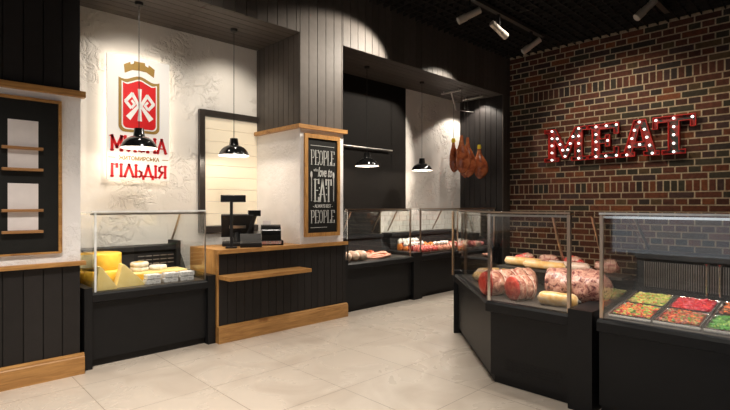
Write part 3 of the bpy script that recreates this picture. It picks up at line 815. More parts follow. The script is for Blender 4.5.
# ------------------------------------------------------------------ cheese
CHG = 'cheese in the cheese case'
def wheel(c, r, h, mat, label, cutmat=None, halfang=None):
    t = thing('round_cheese', c, label, 'cheese', CHG)
    b = B()
    if halfang is None:
        lathe(b, [(0, 0), (r - .015, 0), (r, .02), (r + .006, h / 2), (r, h - .02), (r - .015, h), (0, h)], c, 40)
        build('rind', b, M[mat], t, smooth=True, angle=60)
    else:
        a0, a1 = halfang; n = 20; pts = [(0, 0)] + [(r * math.cos(a0 + (a1 - a0) * i / n), r * math.sin(a0 + (a1 - a0) * i / n)) for i in range(n + 1)]
        prism(b, pts, c, (1, 0, 0), (0, 1, 0), (0, 0, h)); build('rind', b, M[mat], t, bevel=.012, smooth=True, angle=50)
        b = B()
        for a in (a0, a1):
            d = V((math.cos(a), math.sin(a), 0)); nn = V((-d.y, d.x, 0)) * (1 if a == a1 else -1)
            obox(b, V(c) + d * r * .49 + V((0, 0, h / 2)) + nn * .002, d * (r * .47), nn * .002, V((0, 0, 1)) * (h * .42))
        build('cut_face', b, M[cutmat], t)
    return t
DZ = ZD
wheel((1.50, 5.545, DZ), .235, .165, 'cheese_yellow', 'large whole yellow cheese wheel at the bottom of the pile by the pier')
wheel((1.47, 5.56, DZ + .166), .225, .165, 'cheese_yellow', 'cut yellow cheese wheel lying on the whole wheel', 'cheese_cream', (-.62 * PI, .9 * PI))
def wedge(x0, y0, w, h, d, label, rot=0.0):
    t = thing('cheese_wedge', (x0 + w / 2, y0, DZ), label, 'cheese', CHG)
    b = B(); ux = V((math.cos(rot), math.sin(rot), 0)); uy = V((-math.sin(rot), math.cos(rot), 0))
    prism(b, [(0, 0), (w, 0), (w * .98, .02), (w * .26, h), (w * .2, h), (0, .03)], (x0, y0, DZ), ux, (0, 0, 1), uy * d)
    build('paste', b, M['cheese_pale'], t, bevel=.004)
    b = B(); n = V((h, 0, w * .72)).normalized(); s0 = V((x0, y0, DZ)) + ux * w * .975 + V((0, 0, .025)); s1 = V((x0, y0, DZ)) + ux * w * .265 + V((0, 0, h - .005))
    dirr = (s1 - s0); nn = dirr.cross(uy).normalized(); nn = nn if nn.z > 0 else -nn
    obox(b, (s0 + s1) / 2 + uy * d / 2 + nn * .002, dirr * .48, uy * d * .48, nn * .0025); build('rind', b, M['cheese_cream'], t)
wedge(1.335, 5.125, .195, .235, .12, 'pale cheese wedge standing at the front corner nearest the pier')
wedge(1.545, 5.185, .27, .235, .11, 'pale cheese wedge standing before the flat yellow slab')
t = thing('cheese_slab', (2.1, 5.5, DZ), 'long flat slab of yellow cheese lying behind the wrapped packets', 'cheese', CHG)
b = B(); box(b, 1.785, 2.37, 5.40, 5.68, DZ, DZ + .10); build('paste', b, M['cheese_pale'], t, bevel=.008)
b = B(); box(b, 1.80, 2.36, 5.396, 5.3995, DZ + .008, DZ + .085); build('rind', b, M['cheese_yellow'], t)
pk = 0
for k, px in enumerate((1.90, 2.085, 2.26)):
    for lv in range(2):
        b = B(); box(b, px - .075 + .008 * lv, px + .075 + .008 * lv, 5.16, 5.27, DZ + .052 * lv + .001, DZ + .052 * lv + .050)
        pos = ('nearest the wedges', 'in the middle', 'nearest the checkout counter')[k]
        tag(build('wrapped_cheese', b, M['wrap'], bevel=.007), f'grey printed cheese packet, {("bottom", "top")[lv]} of the stack {pos}', 'cheese packet', 'wrapped cheese packets in three stacks')
for k, (x, y, lv, lab, mt) in enumerate(((1.895, 5.58, 0, 'round white-rind soft cheese under the labelled one on the slab', 'rind_white'), (1.895, 5.575, 1, 'round soft cheese with yellow label on top of another', 'rind_white'), (2.10, 5.585, 0, 'greyish soft cheese lying alone on the yellow slab', 'rind_white'))):
    z = DZ + .101 + lv * .051
    tc = thing('soft_cheese', (x, y, z), lab, 'cheese', CHG)
    b = B(); lathe(b, [(0, 0), (.085, 0), (.095, .01), (.095, .04), (.085, .05), (0, .05)], (x, y, z), 28); build('rind', b, M[mt], tc, smooth=True, angle=50)
    if lv == 1:
        b = B(); lathe(b, [(0, .0502), (.05, .0502), (.05, .052), (0, .052)], (x, y, z), 24); build('label_disc', b, M['cheese_yellow'], tc)

# ------------------------------------------------------------------ sausages and meat in the corner case
def sausage_bm(p, q, r, sag=.0, n=12, seed=0, ends=.35):
    p, q = V(p), V(q); pts, rs = [], []
    for i in range(n + 1):
        t = i / n; c = p.lerp(q, t); side = V((-(q - p).y, (q - p).x, 0)).normalized()
        c = c + side * sag * math.sin(PI * t)
        e = min(t, 1 - t) * (q - p).length / r
        rr = r * (math.sqrt(max(0.03, 1 - (1 - min(e, 1)) ** 2)) if e < 1 else 1) * (1 + .05 * noise.noise(V((seed * 2.3, t * 4, 1))))
        pts.append(c); rs.append(rr)
    b = B(); tube(b, pts, rs, 14); return b
def sausage(name, p, q, r, mat, label, group, sag=0, seed=0, nub=True):
    t = thing(name, ((V(p) + V(q)) / 2 - V((0, 0, r))), label, 'sausage', group)
    build('casing', sausage_bm(p, q, r, sag, seed=seed, n=16), M[mat], t, smooth=True, angle=80)
    if nub:
        d = (V(q) - V(p)).normalized(); b = B()
        tube(b, [V(q) - d * .006, V(q) + d * .018], [r * .28, r * .15], 8); build('tied_end', b, M['string'], t)
    return t
def meat_roll(p, q, r, label, mat='roll_skin', cap=True, ties=4, seed=0):
    p, q = V(p), V(q); d = (q - p).normalized(); L = (q - p).length
    t = thing('meat_roll', (p + q) / 2 - V((0, 0, r)), label, 'meat roll', 'tied meat rolls in the corner case')
    b = B(); n = 64; pts, rs = [], []
    for i in range(n + 1):
        s = i / n
        k = 1 - .12 * abs(math.cos(s * PI * ties)) ** 14
        e = (1 - s) * L / r
        if e < .8: k *= math.sqrt(max(.12, 1 - (1 - e / .8) ** 2))
        if s < .03: k *= .94
        pts.append(p + d * L * s); rs.append(r * k)
    rings = tube(b, pts, rs, 40)
    a, bb_ = frame_for(d)
    for v in b.verts:
        o = v.co - p; ax = d * o.dot(d); rad = o - ax
        nz = noise.noise(V((v.co.x * 9 + seed, v.co.y * 9, v.co.z * 9))) + .5 * noise.noise(V((v.co.x * 24 + seed, v.co.y * 24, v.co.z * 24)))
        fold = math.sin(o.dot(d) * 38 + 3 * math.sin(math.atan2(rad.z, rad.dot(a)) * 2 + seed) + 4 * nz)
        v.co = p + ax + rad * (1 + .11 * nz + .035 * fold)
        if v.co.z < p.z - r * .93: v.co.z = p.z - r * .93
    build('skin', b, M[mat], t, smooth=True, angle=70)
    if cap:
        b = B(); lathe(b, [(0, -.022), (r * .5, -.018), (r * .85, -.008), (r * .93, .004), (0, .006)], p, 28, d)
        build('cut_face', b, M['cut_red'], t, smooth=True, angle=60)
    for k in range(1, ties):
        b = B(); c = p + d * L * k / ties
        ring = [c + (a * math.cos(2 * PI * i / 28) + bb_ * math.sin(2 * PI * i / 28)) * r * .93 for i in range(29)]
        ring = [V((v.x, v.y, max(v.z, p.z - r * .925))) for v in ring]
        tube(b, ring, .004, 6, False); build('twine', b, M['sausage_white'], t)
    return t
rz = .11
meat_roll((3.875, 2.41, DZ + .110), (4.39, 2.19, DZ + .110), .118, 'tied meat roll with red cut end beside the chrome corner post', seed=1)
meat_roll((3.845, 2.125, DZ + .104), (4.06, 2.032, DZ + .104), .112, 'tied meat roll with red cut end between its twin and the speckled roll', seed=5, ties=3)
meat_roll((4.09, 1.92, DZ + .140), (4.215, 1.42, DZ + .140), .148, 'thick speckled brawn roll lying behind the short yellowish sausage', 'brawn', cap=False, ties=1, seed=9)
SG = 'pale sausages in the corner case'
sausage('fat_sausage', (3.87, 1.90, DZ + .058), (3.90, 1.57, DZ + .058), .058, 'sausage_pale', 'short fat yellowish sausage lying at the front of the corner case', SG, seed=1)
sausage('fat_sausage', (4.51, 2.97, DZ + .052), (4.78, 2.70, DZ + .052), .052, 'sausage_pale', 'pale sausage lying closest to the angled glass of the corner case', SG, seed=2)
sausage('fat_sausage', (4.81, 3.12, DZ + .052), (5.14, 2.80, DZ + .052), .052, 'sausage_pale', 'yellowish sausage lying at the far alcove end of the corner case', SG, seed=3)
sausage('fat_sausage', (4.66, 3.04, DZ + .052), (4.97, 2.74, DZ + .052), .050, 'sausage_white', 'whitish sausage lying between two yellowish ones behind the angled glass', SG, seed=4)
ZR = .931
b = B(); box(b, 4.395, 4.665, 1.41, 2.60, .905, .93)
build('raised_shelf', b, M['deck_dark'], aa)
for (lx, ly) in ((4.42, 2.57), (4.64, 2.57), (4.42, 2.30)):
    b = B(); box(b, lx - .012, lx + .012, ly - .012, ly + .012, DZ + .001, .905); build('shelf_leg', b, M['steel'], aa)
sausage('fat_sausage', (4.52, 2.58, ZR + .045), (4.52, 2.17, ZR + .045), .045, 'sausage_pale', 'long pale sausage on the raised shelf, far end away from the salad case', SG, seed=5)
sausage('fat_sausage', (4.53, 2.13, ZR + .042), (4.53, 1.72, ZR + .042), .042, 'sausage_white', 'whitish sausage on the raised shelf behind the yellow one', SG, seed=7)
sausage('fat_sausage', (4.435, 2.33, ZR + .040), (4.435, 1.90, ZR + .040), .040, 'sausage_pale', 'yellow sausage along the front edge of the raised shelf', SG, seed=6)
for k, (x, y, lb, mt) in enumerate(((4.61, 2.40, 'red cut meat piece on the raised shelf behind the long pale sausage', 'cut_red'), (4.615, 2.16, 'marbled pink meat piece on the raised shelf between two red ones', 'roll_skin'), (4.615, 1.92, 'red cut meat piece on the raised shelf nearer the salad case', 'cut_red'), (4.60, 1.60, 'marbled meat piece on the raised shelf hard by the salad case', 'roll_skin'))):
    t = thing('meat_piece', (x, y, ZR), lb, 'meat', 'meat pieces on the raised shelf')
    b = B(); blob(b, (x, y, ZR + .062), (.040, .105, .062), k, .3)
    for v in b.verts: v.co.z = max(v.co.z, ZR + .001)
    build('meat', b, M[mt], t, smooth=True, angle=80)
    b = B(); blob(b, (x - .002, y - .03, ZR + .082), (.040, .07, .048), k + 4, .3, 2); build('fat', b, M['roll_skin'], t, smooth=True, angle=80)

# ------------------------------------------------------------------ salad pans
def pan(x0, x1, y0, y1, palette, label, slabel, size=.017, count=640, seed=0):
    random.seed(seed)
    zz = lambda x: DZ + (x - 3.73) * .098 / (1.1 - .22 - .08)
    t = thing('salad_pan', ((x0 + x1) / 2, (y0 + y1) / 2, zz((x0 + x1) / 2)), label, 'steel pan', 'steel salad pans')
    b = B(); h = .032
    def ring(ins, dz): return [b.verts.new((x, y, zz(x) + dz)) for x, y in ((x0 + ins, y0 + ins), (x1 - ins, y0 + ins), (x1 - ins, y1 - ins), (x0 + ins, y1 - ins))]
    rs = [ring(.0, .002), ring(.0, h), ring(.014, h + .001), ring(.018, .006)]
    for u, w in zip(rs, rs[1:]):
        for i in range(4): b.faces.new((u[i], u[(i + 1) % 4], w[(i + 1) % 4], w[i]))
    b.faces.new(rs[-1]); b.faces.new(rs[0][::-1])
    build('pan', b, M['chrome'], t, bevel=.003)
    b = B(); lay = b.verts.layers.float_color.new('tint')
    wts = [c for c, n in palette for _ in range(n)]
    vs = [b.verts.new((x, y, zz(x) + .022)) for x, y in ((x0 + .02, y0 + .02), (x1 - .02, y0 + .02), (x1 - .02, y1 - .02), (x0 + .02, y1 - .02))]
    b.faces.new(vs)
    for v in vs: v[lay] = (*[c * .5 for c in wts[0]], 1)
    for i in range(count):
        x = random.uniform(x0 + .03, x1 - .03); y = random.uniform(y0 + .03, y1 - .03)
        c = random.choice(wts); k = random.uniform(.75, 1.2)
        r = size * random.uniform(.6, 1.15)
        m = Matrix.Translation((x, y, zz(x) + random.uniform(.022, .036))) @ Matrix.Rotation(random.uniform(0, 6), 4, 'Z') @ Matrix.Rotation(random.uniform(-.6, .6), 4, 'X')
        res = bmesh.ops.create_icosphere(b, subdivisions=1, radius=1, matrix=m @ Matrix.Diagonal((r, r * random.uniform(.4, 1), r * random.uniform(.3, .55), 1)))
        for v in res['verts']: v[lay] = (c[0] * k, c[1] * k, c[2] * k, 1)
    so = build('chopped_salad', b, M['salad'], None, smooth=True, angle=60)
    tag(so, slabel, 'salad', 'salads in the steel pans', 'stuff')
GREEN = (.06, .22, .03); LIME = (.36, .46, .08); RED = (.55, .035, .02); ORNG = (.66, .16, .03); MAG = (.50, .02, .04); DRK = (.05, .025, .02); TAN = (.45, .30, .12); YEL = (.62, .52, .16); BRN = (.24, .06, .03)
xa, xb, xc = 3.755, 4.085, 4.42
cols = ((1.298, 1.018), (1.006, .726), (.714, .434))
pan(xb + .005, xc, cols[0][1], cols[0][0], [(YEL, 4), (LIME, 4), (TAN, 2), (GREEN, 1), (ORNG, 1)], 'steel pan of yellow-green salad, rear row next to the meat case', 'yellow-green chopped salad in the rear pan next to the meat case', seed=1)
pan(xb + .005, xc, cols[1][1], cols[1][0], [(MAG, 6), (RED, 3), ((.62, .12, .14), 2)], 'steel pan of crimson beet salad, middle of the rear row', 'crimson beet salad in the middle rear pan', seed=2)
pan(xb + .005, xc, cols[2][1], cols[2][0], [(DRK, 6), (BRN, 3), (ORNG, 2), (TAN, 1)], 'steel pan of dark olive salad, rear row behind the green one', 'dark olive salad with orange flecks behind the green salad', seed=3)
pan(xa, xb - .005, cols[0][1], cols[0][0], [(RED, 5), (ORNG, 4), (LIME, 4), (GREEN, 2)], 'steel pan of red pepper and green salad, front row next to the meat case', 'red pepper salad with lime green pieces in the front pan', seed=4)
pan(xa, xb - .005, cols[1][1], cols[1][0], [(BRN, 5), (ORNG, 2), (RED, 3), (GREEN, 2), (TAN, 1)], 'steel pan of brownish red mixed salad, middle of the front row', 'brownish red mixed salad in the middle front pan', size=.013, count=900, seed=5)
pan(xa, xb - .005, cols[2][1], cols[2][0], [(GREEN, 7), ((.04, .15, .02), 3), (LIME, 1)], 'steel pan of bright green salad, front row beside the brownish red one', 'bright green leafy salad in the front pan', seed=6)
random.seed(21)

# ------------------------------------------------------------------ goods in the alcove cases
WG = 'white sausages in the case beside the column'
for k, (x, lb) in enumerate(((4.70, 'plump white sausage hard by the column end of the case'), (4.86, 'plump white sausage second from the column'), (5.02, 'plump white sausage beside the coil of thin pink sausage'))):
    sausage('white_sausage', (x - .03, 5.16, DZ + .073), (x + .02, 5.43, DZ + .073), .073, 'sausage_white', lb, WG, seed=k, nub=False)
for k in range(6):
    x = 4.72 + k * .155
    sausage('red_sausage', (x, 5.50, DZ + .045), (x + .09, 5.70, DZ + .045), .045, 'sausage_red', 'orange-red sausage in the row behind the white sausages', 'red sausages behind the white ones', seed=k, nub=False)
sc = thing('sausage_coil', (5.42, 5.33, DZ), 'flat coil of thin pink sausage on the deck beside the white sausages', 'sausage')
b = B(); pts = []
for i in range(150):
    a = i / 150 * 2 * PI * 4.0; kk = 1 - .62 * i / 150
    pts.append((5.42 + (.27 * kk) * math.cos(a) * (1 + .15 * abs(math.cos(a))), 5.33 + .155 * kk * math.sin(a), DZ + .024 + .012 * math.sin(a * 2.7) + .02 * (i / 150)))
tube(b, pts, .019, 8); build('casing', b, M['sausage_pink'], sc, smooth=True, angle=80)
b = B(); pts = [(5.42 + .2 * math.cos(a), 5.33 + .07 * math.sin(a), DZ + .068 + .01 * math.sin(3 * a)) for a in [i / 40 * 2 * PI for i in range(41)]]
tube(b, pts, .017, 8, False); build('loop', b, M['sausage_pink'], sc, smooth=True, angle=80)

def tray(x0, x1, y0, y1, z, label):
    t = thing('meat_tray', ((x0 + x1) / 2, (y0 + y1) / 2, z), label, 'tray', 'black meat trays')
    b = B(); box(b, x0, x1, y0, y1, z, z + .012); build('base', b, M['deck_dark'], t)
    b = B(); box(b, x0, x1, y0, y0 + .01, z + .012, z + .03); box(b, x0, x1, y1 - .01, y1, z + .012, z + .03); box(b, x0, x0 + .01, y0 + .01, y1 - .01, z + .012, z + .03); box(b, x1 - .01, x1, y0 + .01, y1 - .01, z + .012, z + .03)
    build('rim', b, M['steel'], t)
TZ = DZ + .001
def chop(name, x, y, z, h, w, mat, capmat, label, group, lean=.0, cat='chop'):
    t = thing(name, (x, y, z), label, cat, group)
    b = B(); blob(b, (x, y, z + h * .42), (w, w * 1.1, h * .45), x * 7 + y, .22, 2)
    for v in b.verts: v.co.z = max(v.co.z, z + .001); 
    build('meat', b, M[mat], t, smooth=True, angle=80)
    if capmat:
        b = B(); blob(b, (x, y + lean, z + h * .9), (w * 1.02, w * .95, h * .24), x * 5 + y, .5, 2); build('frill', b, M[capmat], t)
    return t
tray(6.24, 6.74, 5.40, 5.74, TZ, 'black tray of white-frilled chops nearest the sausage case')
for r in range(2):
    p = None
    for k in range(6):
        x = 6.30 + k * .088; y = 5.50 + r * .14; lb = ('dark red' if k % 3 else 'orange') + ' chop with a white frill standing on the tray nearest the sausages'
        chop('frilled_chop', x, y, TZ + .0125, .15 + .05 * r, .046, 'meat_dark' if k % 3 else 'meat_orange', 'frill', lb, 'dark red frilled chops' if k % 3 else 'orange frilled chops')
tray(6.80, 7.42, 5.42, 5.74, TZ, 'black tray of orange marinated pieces in the middle of the far case')
for r in range(2):
    for k in range(4):
        chop('marinated_piece', 6.88 + k * .15, 5.50 + r * .15, TZ + .0125, .15, .066, 'meat_orange', None, 'orange marinated meat lump on the middle tray', 'orange marinated pieces', cat='meat')
tray(6.26, 7.30, 5.15, 5.38, TZ, 'black tray of pink chops along the front glass of the far case')
for r in range(2):
    for k in range(11):
        x = 6.32 + k * .09; y = 5.205 + r * .10
        pinkish = k > 5
        chop('rib_chop', x, y, TZ + .0125, .12 + .03 * r, .036, 'meat_pink' if not pinkish else 'sausage_pink', 'frill' if pinkish and r else None, ('pink rib chop in the front rows of the far case, bare bone side' if not (pinkish and r) else 'pink rib chop with white frill in the front rows of the far case'), 'rib chops' if not (pinkish and r) else 'frilled rib chops')
tray(7.48, 8.42, 5.18, 5.70, TZ, 'black tray of pink and pale meat at the brick end of the far case')
for r in range(3):
    for k in range(6):
        chop('meat_lump', 7.57 + k * .15, 5.27 + r * .16, TZ + .0125, .13, .062, ('meat_pink', 'sausage_white', 'meat_dark')[(k + r) % 3], None, ('pink', 'pale', 'dark red')[(k + r) % 3] + ' meat lump on the tray at the brick end', ('pink', 'pale', 'dark red')[(k + r) % 3] + ' meat lumps on the end tray', cat='meat')

# ------------------------------------------------------------------ steel rail on the dark wall
rl = thing('wall_rail', (5.7, 6.0, 2.54), 'thin steel hanging rail on the dark brown alcove wall', 'rail')
b = B(); tube(b, [(4.5, 5.97, 2.545), (6.46, 5.97, 2.545)], .014, 10); build('bar', b, M['steel'], rl, smooth=True)
for x in (4.7, 5.55, 6.3):
    b = B(); tube(b, [(x, 5.97, 2.545), (x, 6.03, 2.545)], .012, 8); build('bracket', b, M['steel'], rl)

# ------------------------------------------------------------------ hams
def hook_bar(x, label, sag):
    t = thing('ham_hanger', (x, 5.5, ZS), label, 'hanger', 'ceiling hangers for hams')
    b = B(); tube(b, [(x, 5.26, ZS - .04), (x, 5.73, ZS - .04)], .018, 8); build('bar', b, M['steel'], t, smooth=True)
    for y in (5.32, 5.67):
        b = B(); tube(b, [(x, y, ZS - .04), (x, y, ZS - .001)], .012, 8); build('fixing', b, M['steel'], t)
    if sag:
        b = B(); tube(b, [(x + .02, 5.50, ZS - .055), (x + .16, 5.50, ZS - .36), (x + .40, 5.42, ZS - .37), (x + .62, 5.40, ZS - .36)], [.018, .014, .010, .009], 8); build('hook_arm', b, M['steel'], t, smooth=True)
hook_bar(7.62, 'steel hanger bar under the soffit, further from the brick wall', 1)
hook_bar(8.36, 'steel hanger bar under the soffit, closer to the brick wall', 0)
def ham(x, y, ztop, L, w, label, cap, ang, seed, lean=0.0):
    t = thing('cured_ham', (x, y, ztop), label, 'ham', 'cured hams on strings')
    pr = [(.0, .022), (.05, .028), (.14, .034), (.25, .048), (.36, .085), (.5, .118), (.64, .135), (.78, .128), (.9, .092), (.97, .05), (1.0, .012)]
    b = B(); pts, rs = [], []
    for s, r in pr:
        pts.append(V((x + lean * s, y, ztop - L * s))); rs.append(r * w / .135)
    tube(b, pts, rs, 20)
    ca, sa = math.cos(ang), math.sin(ang)
    for v in b.verts:
        o = v.co - V((x, y, 0)); u = o.x * ca + o.y * sa; q = -o.x * sa + o.y * ca
        q *= .62; s = (ztop - v.co.z) / L; u += .035 * math.sin(max(0, s - .3) * 4)
        n = 1 + .1 * noise.noise(v.co * 7 + V((seed, 0, 0)))
        u *= n; q *= n
        v.co.x = x + u * ca - q * sa; v.co.y = y + u * sa + q * ca
    build('meat', b, M['ham'], t, smooth=True, angle=80)
    if cap:
        b = B(); tube(b, [(x, y, ztop - .07), (x, y, ztop - .035), (x, y, ztop + .015)], [.035, .04, .03], 12); build('wax_cap', b, M['yellow_cap'], t, smooth=True)
    b = B(); tube(b, [(x, y, ztop - .01), (x, y, ZS - .04)], .0045, 6); build('string', b, M['string'], t)
ham(7.87, 5.62, 2.86, .66, .115, 'cured ham with yellow cap hanging outermost towards the pale plaster panel', True, -.8, 1)
ham(7.77, 5.36, 2.90, .74, .148, 'long cured ham hanging frontmost, bare hock without cap', False, -.75, 2)
ham(8.23, 5.60, 2.72, .62, .125, 'short cured ham with yellow cap half hidden at the centre of the bunch', True, -.6, 3)
ham(8.11, 5.45, 2.90, .80, .14, 'cured ham without cap hanging just behind the long frontmost one', False, -.9, 4)
ham(8.45, 5.40, 2.76, .68, .145, 'cured ham with yellow cap hanging closest to the dark side wall', True, -.8, 6)

# ------------------------------------------------------------------ MEAT letters
LET = {
 'M': (1.24, [[(0, 1), (.34, 1), (.62, .42), (.90, 1), (1.24, 1), (1.24, .88), (1.12, .88), (1.12, .12), (1.24, .12), (1.24, 0), (.80, 0), (.80, .12), (.90, .12), (.90, .60), (.68, .08), (.56, .08), (.34, .60), (.34, .12), (.44, .12), (.44, 0), (0, 0), (0, .12), (.12, .12), (.12, .88), (0, .88)]],
   [(.23, .94), (.23, .72), (.23, .5), (.23, .28), (.23, .06), (.39, .70), (.47, .52), (.55, .34), (.62, .15), (.70, .34), (.77, .52), (.85, .72), (1.01, .94), (1.01, .72), (1.01, .5), (1.01, .28), (1.01, .06)]),
 'E': (.88, [[(0, 1), (.88, 1), (.88, .68), (.74, .68), (.74, .84), (.36, .84), (.36, .58), (.50, .58), (.50, .68), (.64, .68), (.64, .34), (.50, .34), (.50, .43), (.36, .43), (.36, .16), (.74, .16), (.74, .32), (.88, .32), (.88, 0), (0, 0), (0, .13), (.12, .13), (.12, .87), (0, .87)]],
   [(.24, .93), (.24, .71), (.24, .5), (.24, .28), (.24, .07), (.53, .93), (.81, .93), (.57, .51), (.52, .07), (.81, .07)]),
 'A': (1.06, [[(.38, 1), (.70, 1), (.95, .13), (1.06, .13), (1.06, 0), (.64, 0), (.64, .13), (.72, .13), (.69, .24), (.37, .24), (.34, .13), (.42, .13), (.42, 0), (0, 0), (0, .13), (.11, .13)], [(.43, .40), (.54, .80), (.63, .40)]],
   [(.53, .93), (.40, .72), (.66, .72), (.33, .50), (.73, .50), (.26, .28), (.80, .28), (.54, .32), (.19, .06), (.87, .06)]),
 'T': (.98, [[(0, 1), (.98, 1), (.98, .68), (.85, .68), (.85, .84), (.62, .84), (.62, .12), (.76, .12), (.76, 0), (.22, 0), (.22, .12), (.36, .12), (.36, .84), (.13, .84), (.13, .68), (0, .68)]],
   [(.08, .92), (.49, .93), (.90, .92), (.49, .71), (.49, .5), (.49, .28), (.49, .06)]),
}
def marquee(ch, y0, width, label):
    w, loops, bulbs = LET[ch]; h = .615; z0 = 2.362; sx = width / w
    X0 = WX - .012 - .05   # back of the letter
    t = thing('marquee_letter', (X0, y0 - width / 2, z0), label, 'sign letter', 'marquee letters on the brick wall')
    sc_ = [[(x * sx, z * h) for x, z in lp] for lp in loops]
    b = B(); flat_fill(b, sc_, (X0, y0, z0), (0, -1, 0), (0, 0, 1), (-.03, 0, 0)); build('face', b, M['letter_face'], t)
    b = B()
    for i, lp in enumerate(sc_):
        area = sum(lp[k][0] * lp[(k + 1) % len(lp)][1] - lp[(k + 1) % len(lp)][0] * lp[k][1] for k in range(len(lp)))
        d = .011 if area > 0 else -.011
        if i: d = -d
        inn = offset_loop(lp, d); n = len(lp)
        for k in range(n):
            k2 = (k + 1) % n
            def W(p, dx): return V((X0 - dx, y0 - p[0], z0 + p[1]))
            vs = [b.verts.new(W(p, dx)) for dx in (0, .085) for p in (lp[k], lp[k2], inn[k2], inn[k])]
            for f in ((0, 1, 2, 3), (4, 7, 6, 5), (0, 4, 5, 1), (1, 5, 6, 2), (2, 6, 7, 3), (3, 7, 4, 0)): b.faces.new([vs[q] for q in f])
    build('rim', b, M['red_rim'], t)
    b = B()
    for yy in (.25, .75):
        for zz in (.06, .94): box(b, X0, WX, y0 - width * yy - .01, y0 - width * yy + .01, z0 + zz * h - .01, z0 + zz * h + .01) if False else None
    box(b, X0, WX - .004, y0 - width * .5 - .02, y0 - width * .5 + .02, z0 + (.02 if ch != 'A' else .27) * h, z0 + (.1 if ch != 'A' else .36) * h) if ch in 'AT' else box(b, X0, WX - .004, y0 - width * .22 - .02, y0 - width * .22 + .02, z0 + .3 * h, z0 + .5 * h)
    build('wall_mount', b, M['black_soft'], t)
    for (bx, bz) in bulbs:
        b = B(); lathe(b, [(.008, 0), (.013, .016), (.018, .03), (.0205, .042), (.017, .055), (.010, .063), (0, .066)], (X0 - .03, y0 - bx * sx, z0 + bz * h), 14, V((-1, 0, 0)))
        build('bulb', b, M['bulb'], t, smooth=True, angle=80)
marquee('M', 4.205, .79, 'red marquee letter M with white bulbs on the brick wall')
marquee('E', 3.40, .52, 'red marquee letter E with white bulbs on the brick wall')
marquee('A', 2.865, .60, 'red marquee letter A with white bulbs on the brick wall')
marquee('T', 2.37, .60, 'red marquee letter T with white bulbs on the brick wall')

# ------------------------------------------------------------------ track lights
def track(x0, x1, y, label):
    t = thing('lighting_track', ((x0 + x1) / 2, y, ZC), label, 'lighting track')
    b = B(); box(b, x0, x1, y - .036, y + .036, ZC - .075, ZC - .02); build('rail', b, M['track_black'], t)
    for x in (x0 + .1, x1 - .1):
        b = B(); box(b, x - .012, x + .012, y - .012, y + .012, ZC - .02, ZC + .1); build('hanger', b, M['black_soft'], t)
track(5.35, 7.95, 3.82, 'black ceiling track carrying three steel spotlights')
track(6.2, 8.3, 2.03, 'black ceiling track above the brick wall sign carrying one steel spotlight')
def spot_head(x, y, aim, label, power, size=1.0, blend=.5, lit=True, L=.34):
    zt = ZC - .06; p = V((x, y, zt - .25)); d = (V(aim) - p).normalized()
    t = thing('track_spotlight', (x, y, zt), label, 'spotlight', 'steel track spotlights')
    b = B(); tube(b, [p - d * L * .5, p + d * L * .12], .047, 16); build('body', b, M['spot_metal'], t, smooth=True)
    b = B(); tube(b, [p + d * L * .13, p + d * L * .5], .053, 16); hd = build('head', b, M['spot_metal'], t, smooth=True)
    b = B(); lathe(b, [(0, 0), (.045, .0), (.045, .003), (0, .003)], p + d * L * .5, 16, d); build('lens', b, M['spot_lens'], t)
    b = B(); box(b, x - .016, x + .016, y - .016, y + .016, zt - .21, zt - .015); build('arm', b, M['black_soft'], t)
    b = B(); tube(b, [(x - .03, y, zt - .022), (x - .09, y, zt - .05), (x - .07, y, zt - .13), tuple(p - d * L * .3)], .006, 6); build('cable', b, M['black_soft'], t)
    if power: spot(p + d * (L * .5 + .02), aim, power, size, blend)
def spot(p, aim, power, size, blend=.5, color=(1, .89, .75), radius=.04):
    L = bpy.data.lights.new('spot', 'SPOT'); L.energy = power; L.spot_size = size; L.spot_blend = blend; L.color = color; L.shadow_soft_size = radius
    o = bpy.data.objects.new('spot', L); COL.objects.link(o); o.location = p
    o.rotation_euler = (V(aim) - V(p)).to_track_quat('-Z', 'Y').to_euler()
SP = 360
spot_head(5.72, 3.82, (4.5, 5.0, 3.35), 'steel track spotlight tilted towards the column, furthest from the brick wall', SP * 1.25, 1.08, .35)
spot_head(6.52, 3.82, (8.4, 3.3, 3.2), 'steel track spotlight at the middle of three, turned to the brick wall', 110, 1.1, .8)
spot_head(7.55, 3.82, (6.55, 5.0, 3.1), 'steel track spotlight at the brick wall end of the long track', SP * 1.2, .95, .35)
spot_head(7.26, 2.03, (7.26 - .186, 2.03 + .18, ZC - .31 - .245), 'lone steel track spotlight above the letters', 0, 1.0)
spot((3.3, 3.6, 4.25), (3.95, 5.0, 2.9), SP * .3, 1.0, .8)

# ------------------------------------------------------------------ unseen spots, case strips and daylight
def area(p, aim, power, sx, sy, color=(1, .85, .68)):
    L = bpy.data.lights.new('case_strip', 'AREA'); L.shape = 'RECTANGLE'; L.size = sx; L.size_y = sy; L.energy = power; L.color = color
    o = bpy.data.objects.new('case_strip', L); COL.objects.link(o); o.location = p
    o.rotation_euler = (V(aim) - V(p)).to_track_quat('-Z', 'Y').to_euler(); return o
for (x, y, e) in ((.2, 2.4, 1.8), (2.4, 2.8, .36), (1.6, 1.0, .4), (4.9, 3.9, .52), (6.6, 3.6, .4)):  # unseen spots added near the ceiling to light floor and pier
    spot((x, y, ZC - .1), (x + .1, y + .9, 0), 560 * e, 1.5, 1, (1, .92, .82), .25)
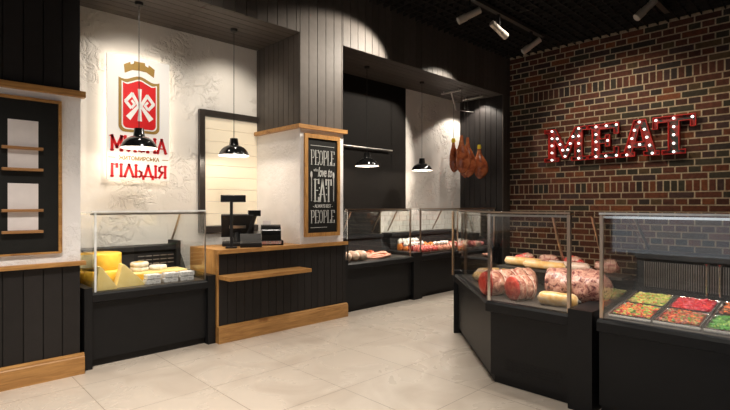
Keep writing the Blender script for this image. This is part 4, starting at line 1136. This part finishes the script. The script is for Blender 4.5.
# niche 1: two unseen soffit spots added to brighten the plaster wall
spot((1.9, 5.35, ZS - .05), (2.0, 6.0, 2.4), 32, 1.9, .9, (1, .90, .78), .06)
spot((3.15, 5.35, ZS - .05), (3.2, 6.0, 2.2), 44, 1.9, .9, (1, .90, .76), .06)
spot((2.0, 3.3, ZC - .12), (2.35, 6.0, 2.1), 210, .95, .9, (1, .92, .81), .3)  # unseen room spot added to light the niche wall evenly
spot((7.0, 3.7, ZC - .12), (8.1, 5.5, 2.5), 110, .42, .6, (1, .90, .78), .12)  # unseen spot added to light the hams from the front
# brick wall wash
spot((6.9, 2.6, ZC - .15), (8.97, 2.6, 2.5), 135, 1.3, .9, (1, .84, .64), .1)
spot((6.9, 1.0, ZC - .15), (8.97, 1.2, 2.2), 80, 1.3, .9, (1, .84, .64), .1)
# alcove 2 plaster
spot((8.46, 5.46, ZS - .03), (8.46, 5.46, 0), 88, 2.08, .25, (1, .90, .78), .04)
# unseen light strips under the case tops, brightening the goods
def strip(p, length, along_x, power, aim):
    o = area(p, aim, power, length if along_x else .03, .03 if along_x else length, (1, .92, .82)); 
    o.rotation_euler = (V(aim) - V(p)).to_track_quat('-Z', 'Y' if along_x else 'Y').to_euler() if along_x else (0, .45, 0) if True else None
    return o
strip((1.87, 5.105, 1.44), 1.05, True, 8, (1.87, 5.40, .72))
strip((5.3, 5.16, 1.445), 1.3, True, 13, (5.3, 5.4, .72))
strip((7.4, 5.16, 1.445), 2.2, True, 22, (7.4, 5.4, .72))
for (y, l, e) in ((1.92, .62, 9), (.5, 1.5, 18)):
    o = area((3.77, y, 1.445), (4.05, y, .72), e, .03, l, (1, .92, .82)); o.rotation_euler = (0, -.37, 0)
o = area((4.25, 2.78, 1.445), (4.4, 2.6, .72), 9, .9, .03, (1, .92, .82)); o.rotation_euler = (0, 0, PI / 4)

W = bpy.data.worlds.new('daylight outside'); S.world = W; W.use_nodes = True
W.node_tree.nodes['Background'].inputs['Color'].default_value = (.85, .92, 1, 1); W.node_tree.nodes['Background'].inputs['Strength'].default_value = 1.1

# ------------------------------------------------------------------ camera
cam = bpy.data.cameras.new('camera'); cam.sensor_width = 36; cam.lens = 478.7 / 730 * 36; cam.clip_start = .05
co = bpy.data.objects.new('camera', cam); COL.objects.link(co); co.location = (0, 0, 1.55)
co.rotation_euler = (PI / 2, 0, -math.atan2(.6947, .7193)); S.camera = co
S.view_settings.view_transform = 'Standard'; S.view_settings.look = 'None'; S.view_settings.exposure = 0; S.view_settings.gamma = 1; S.view_settings.use_curve_mapping = False
S.cycles.use_denoising = True
S.cycles.max_bounces = 8; S.cycles.diffuse_bounces = 3; S.cycles.glossy_bounces = 4; S.cycles.transparent_max_bounces = 16
S.cycles.sample_clamp_indirect = 6
S.cycles.caustics_reflective = False; S.cycles.caustics_refractive = False
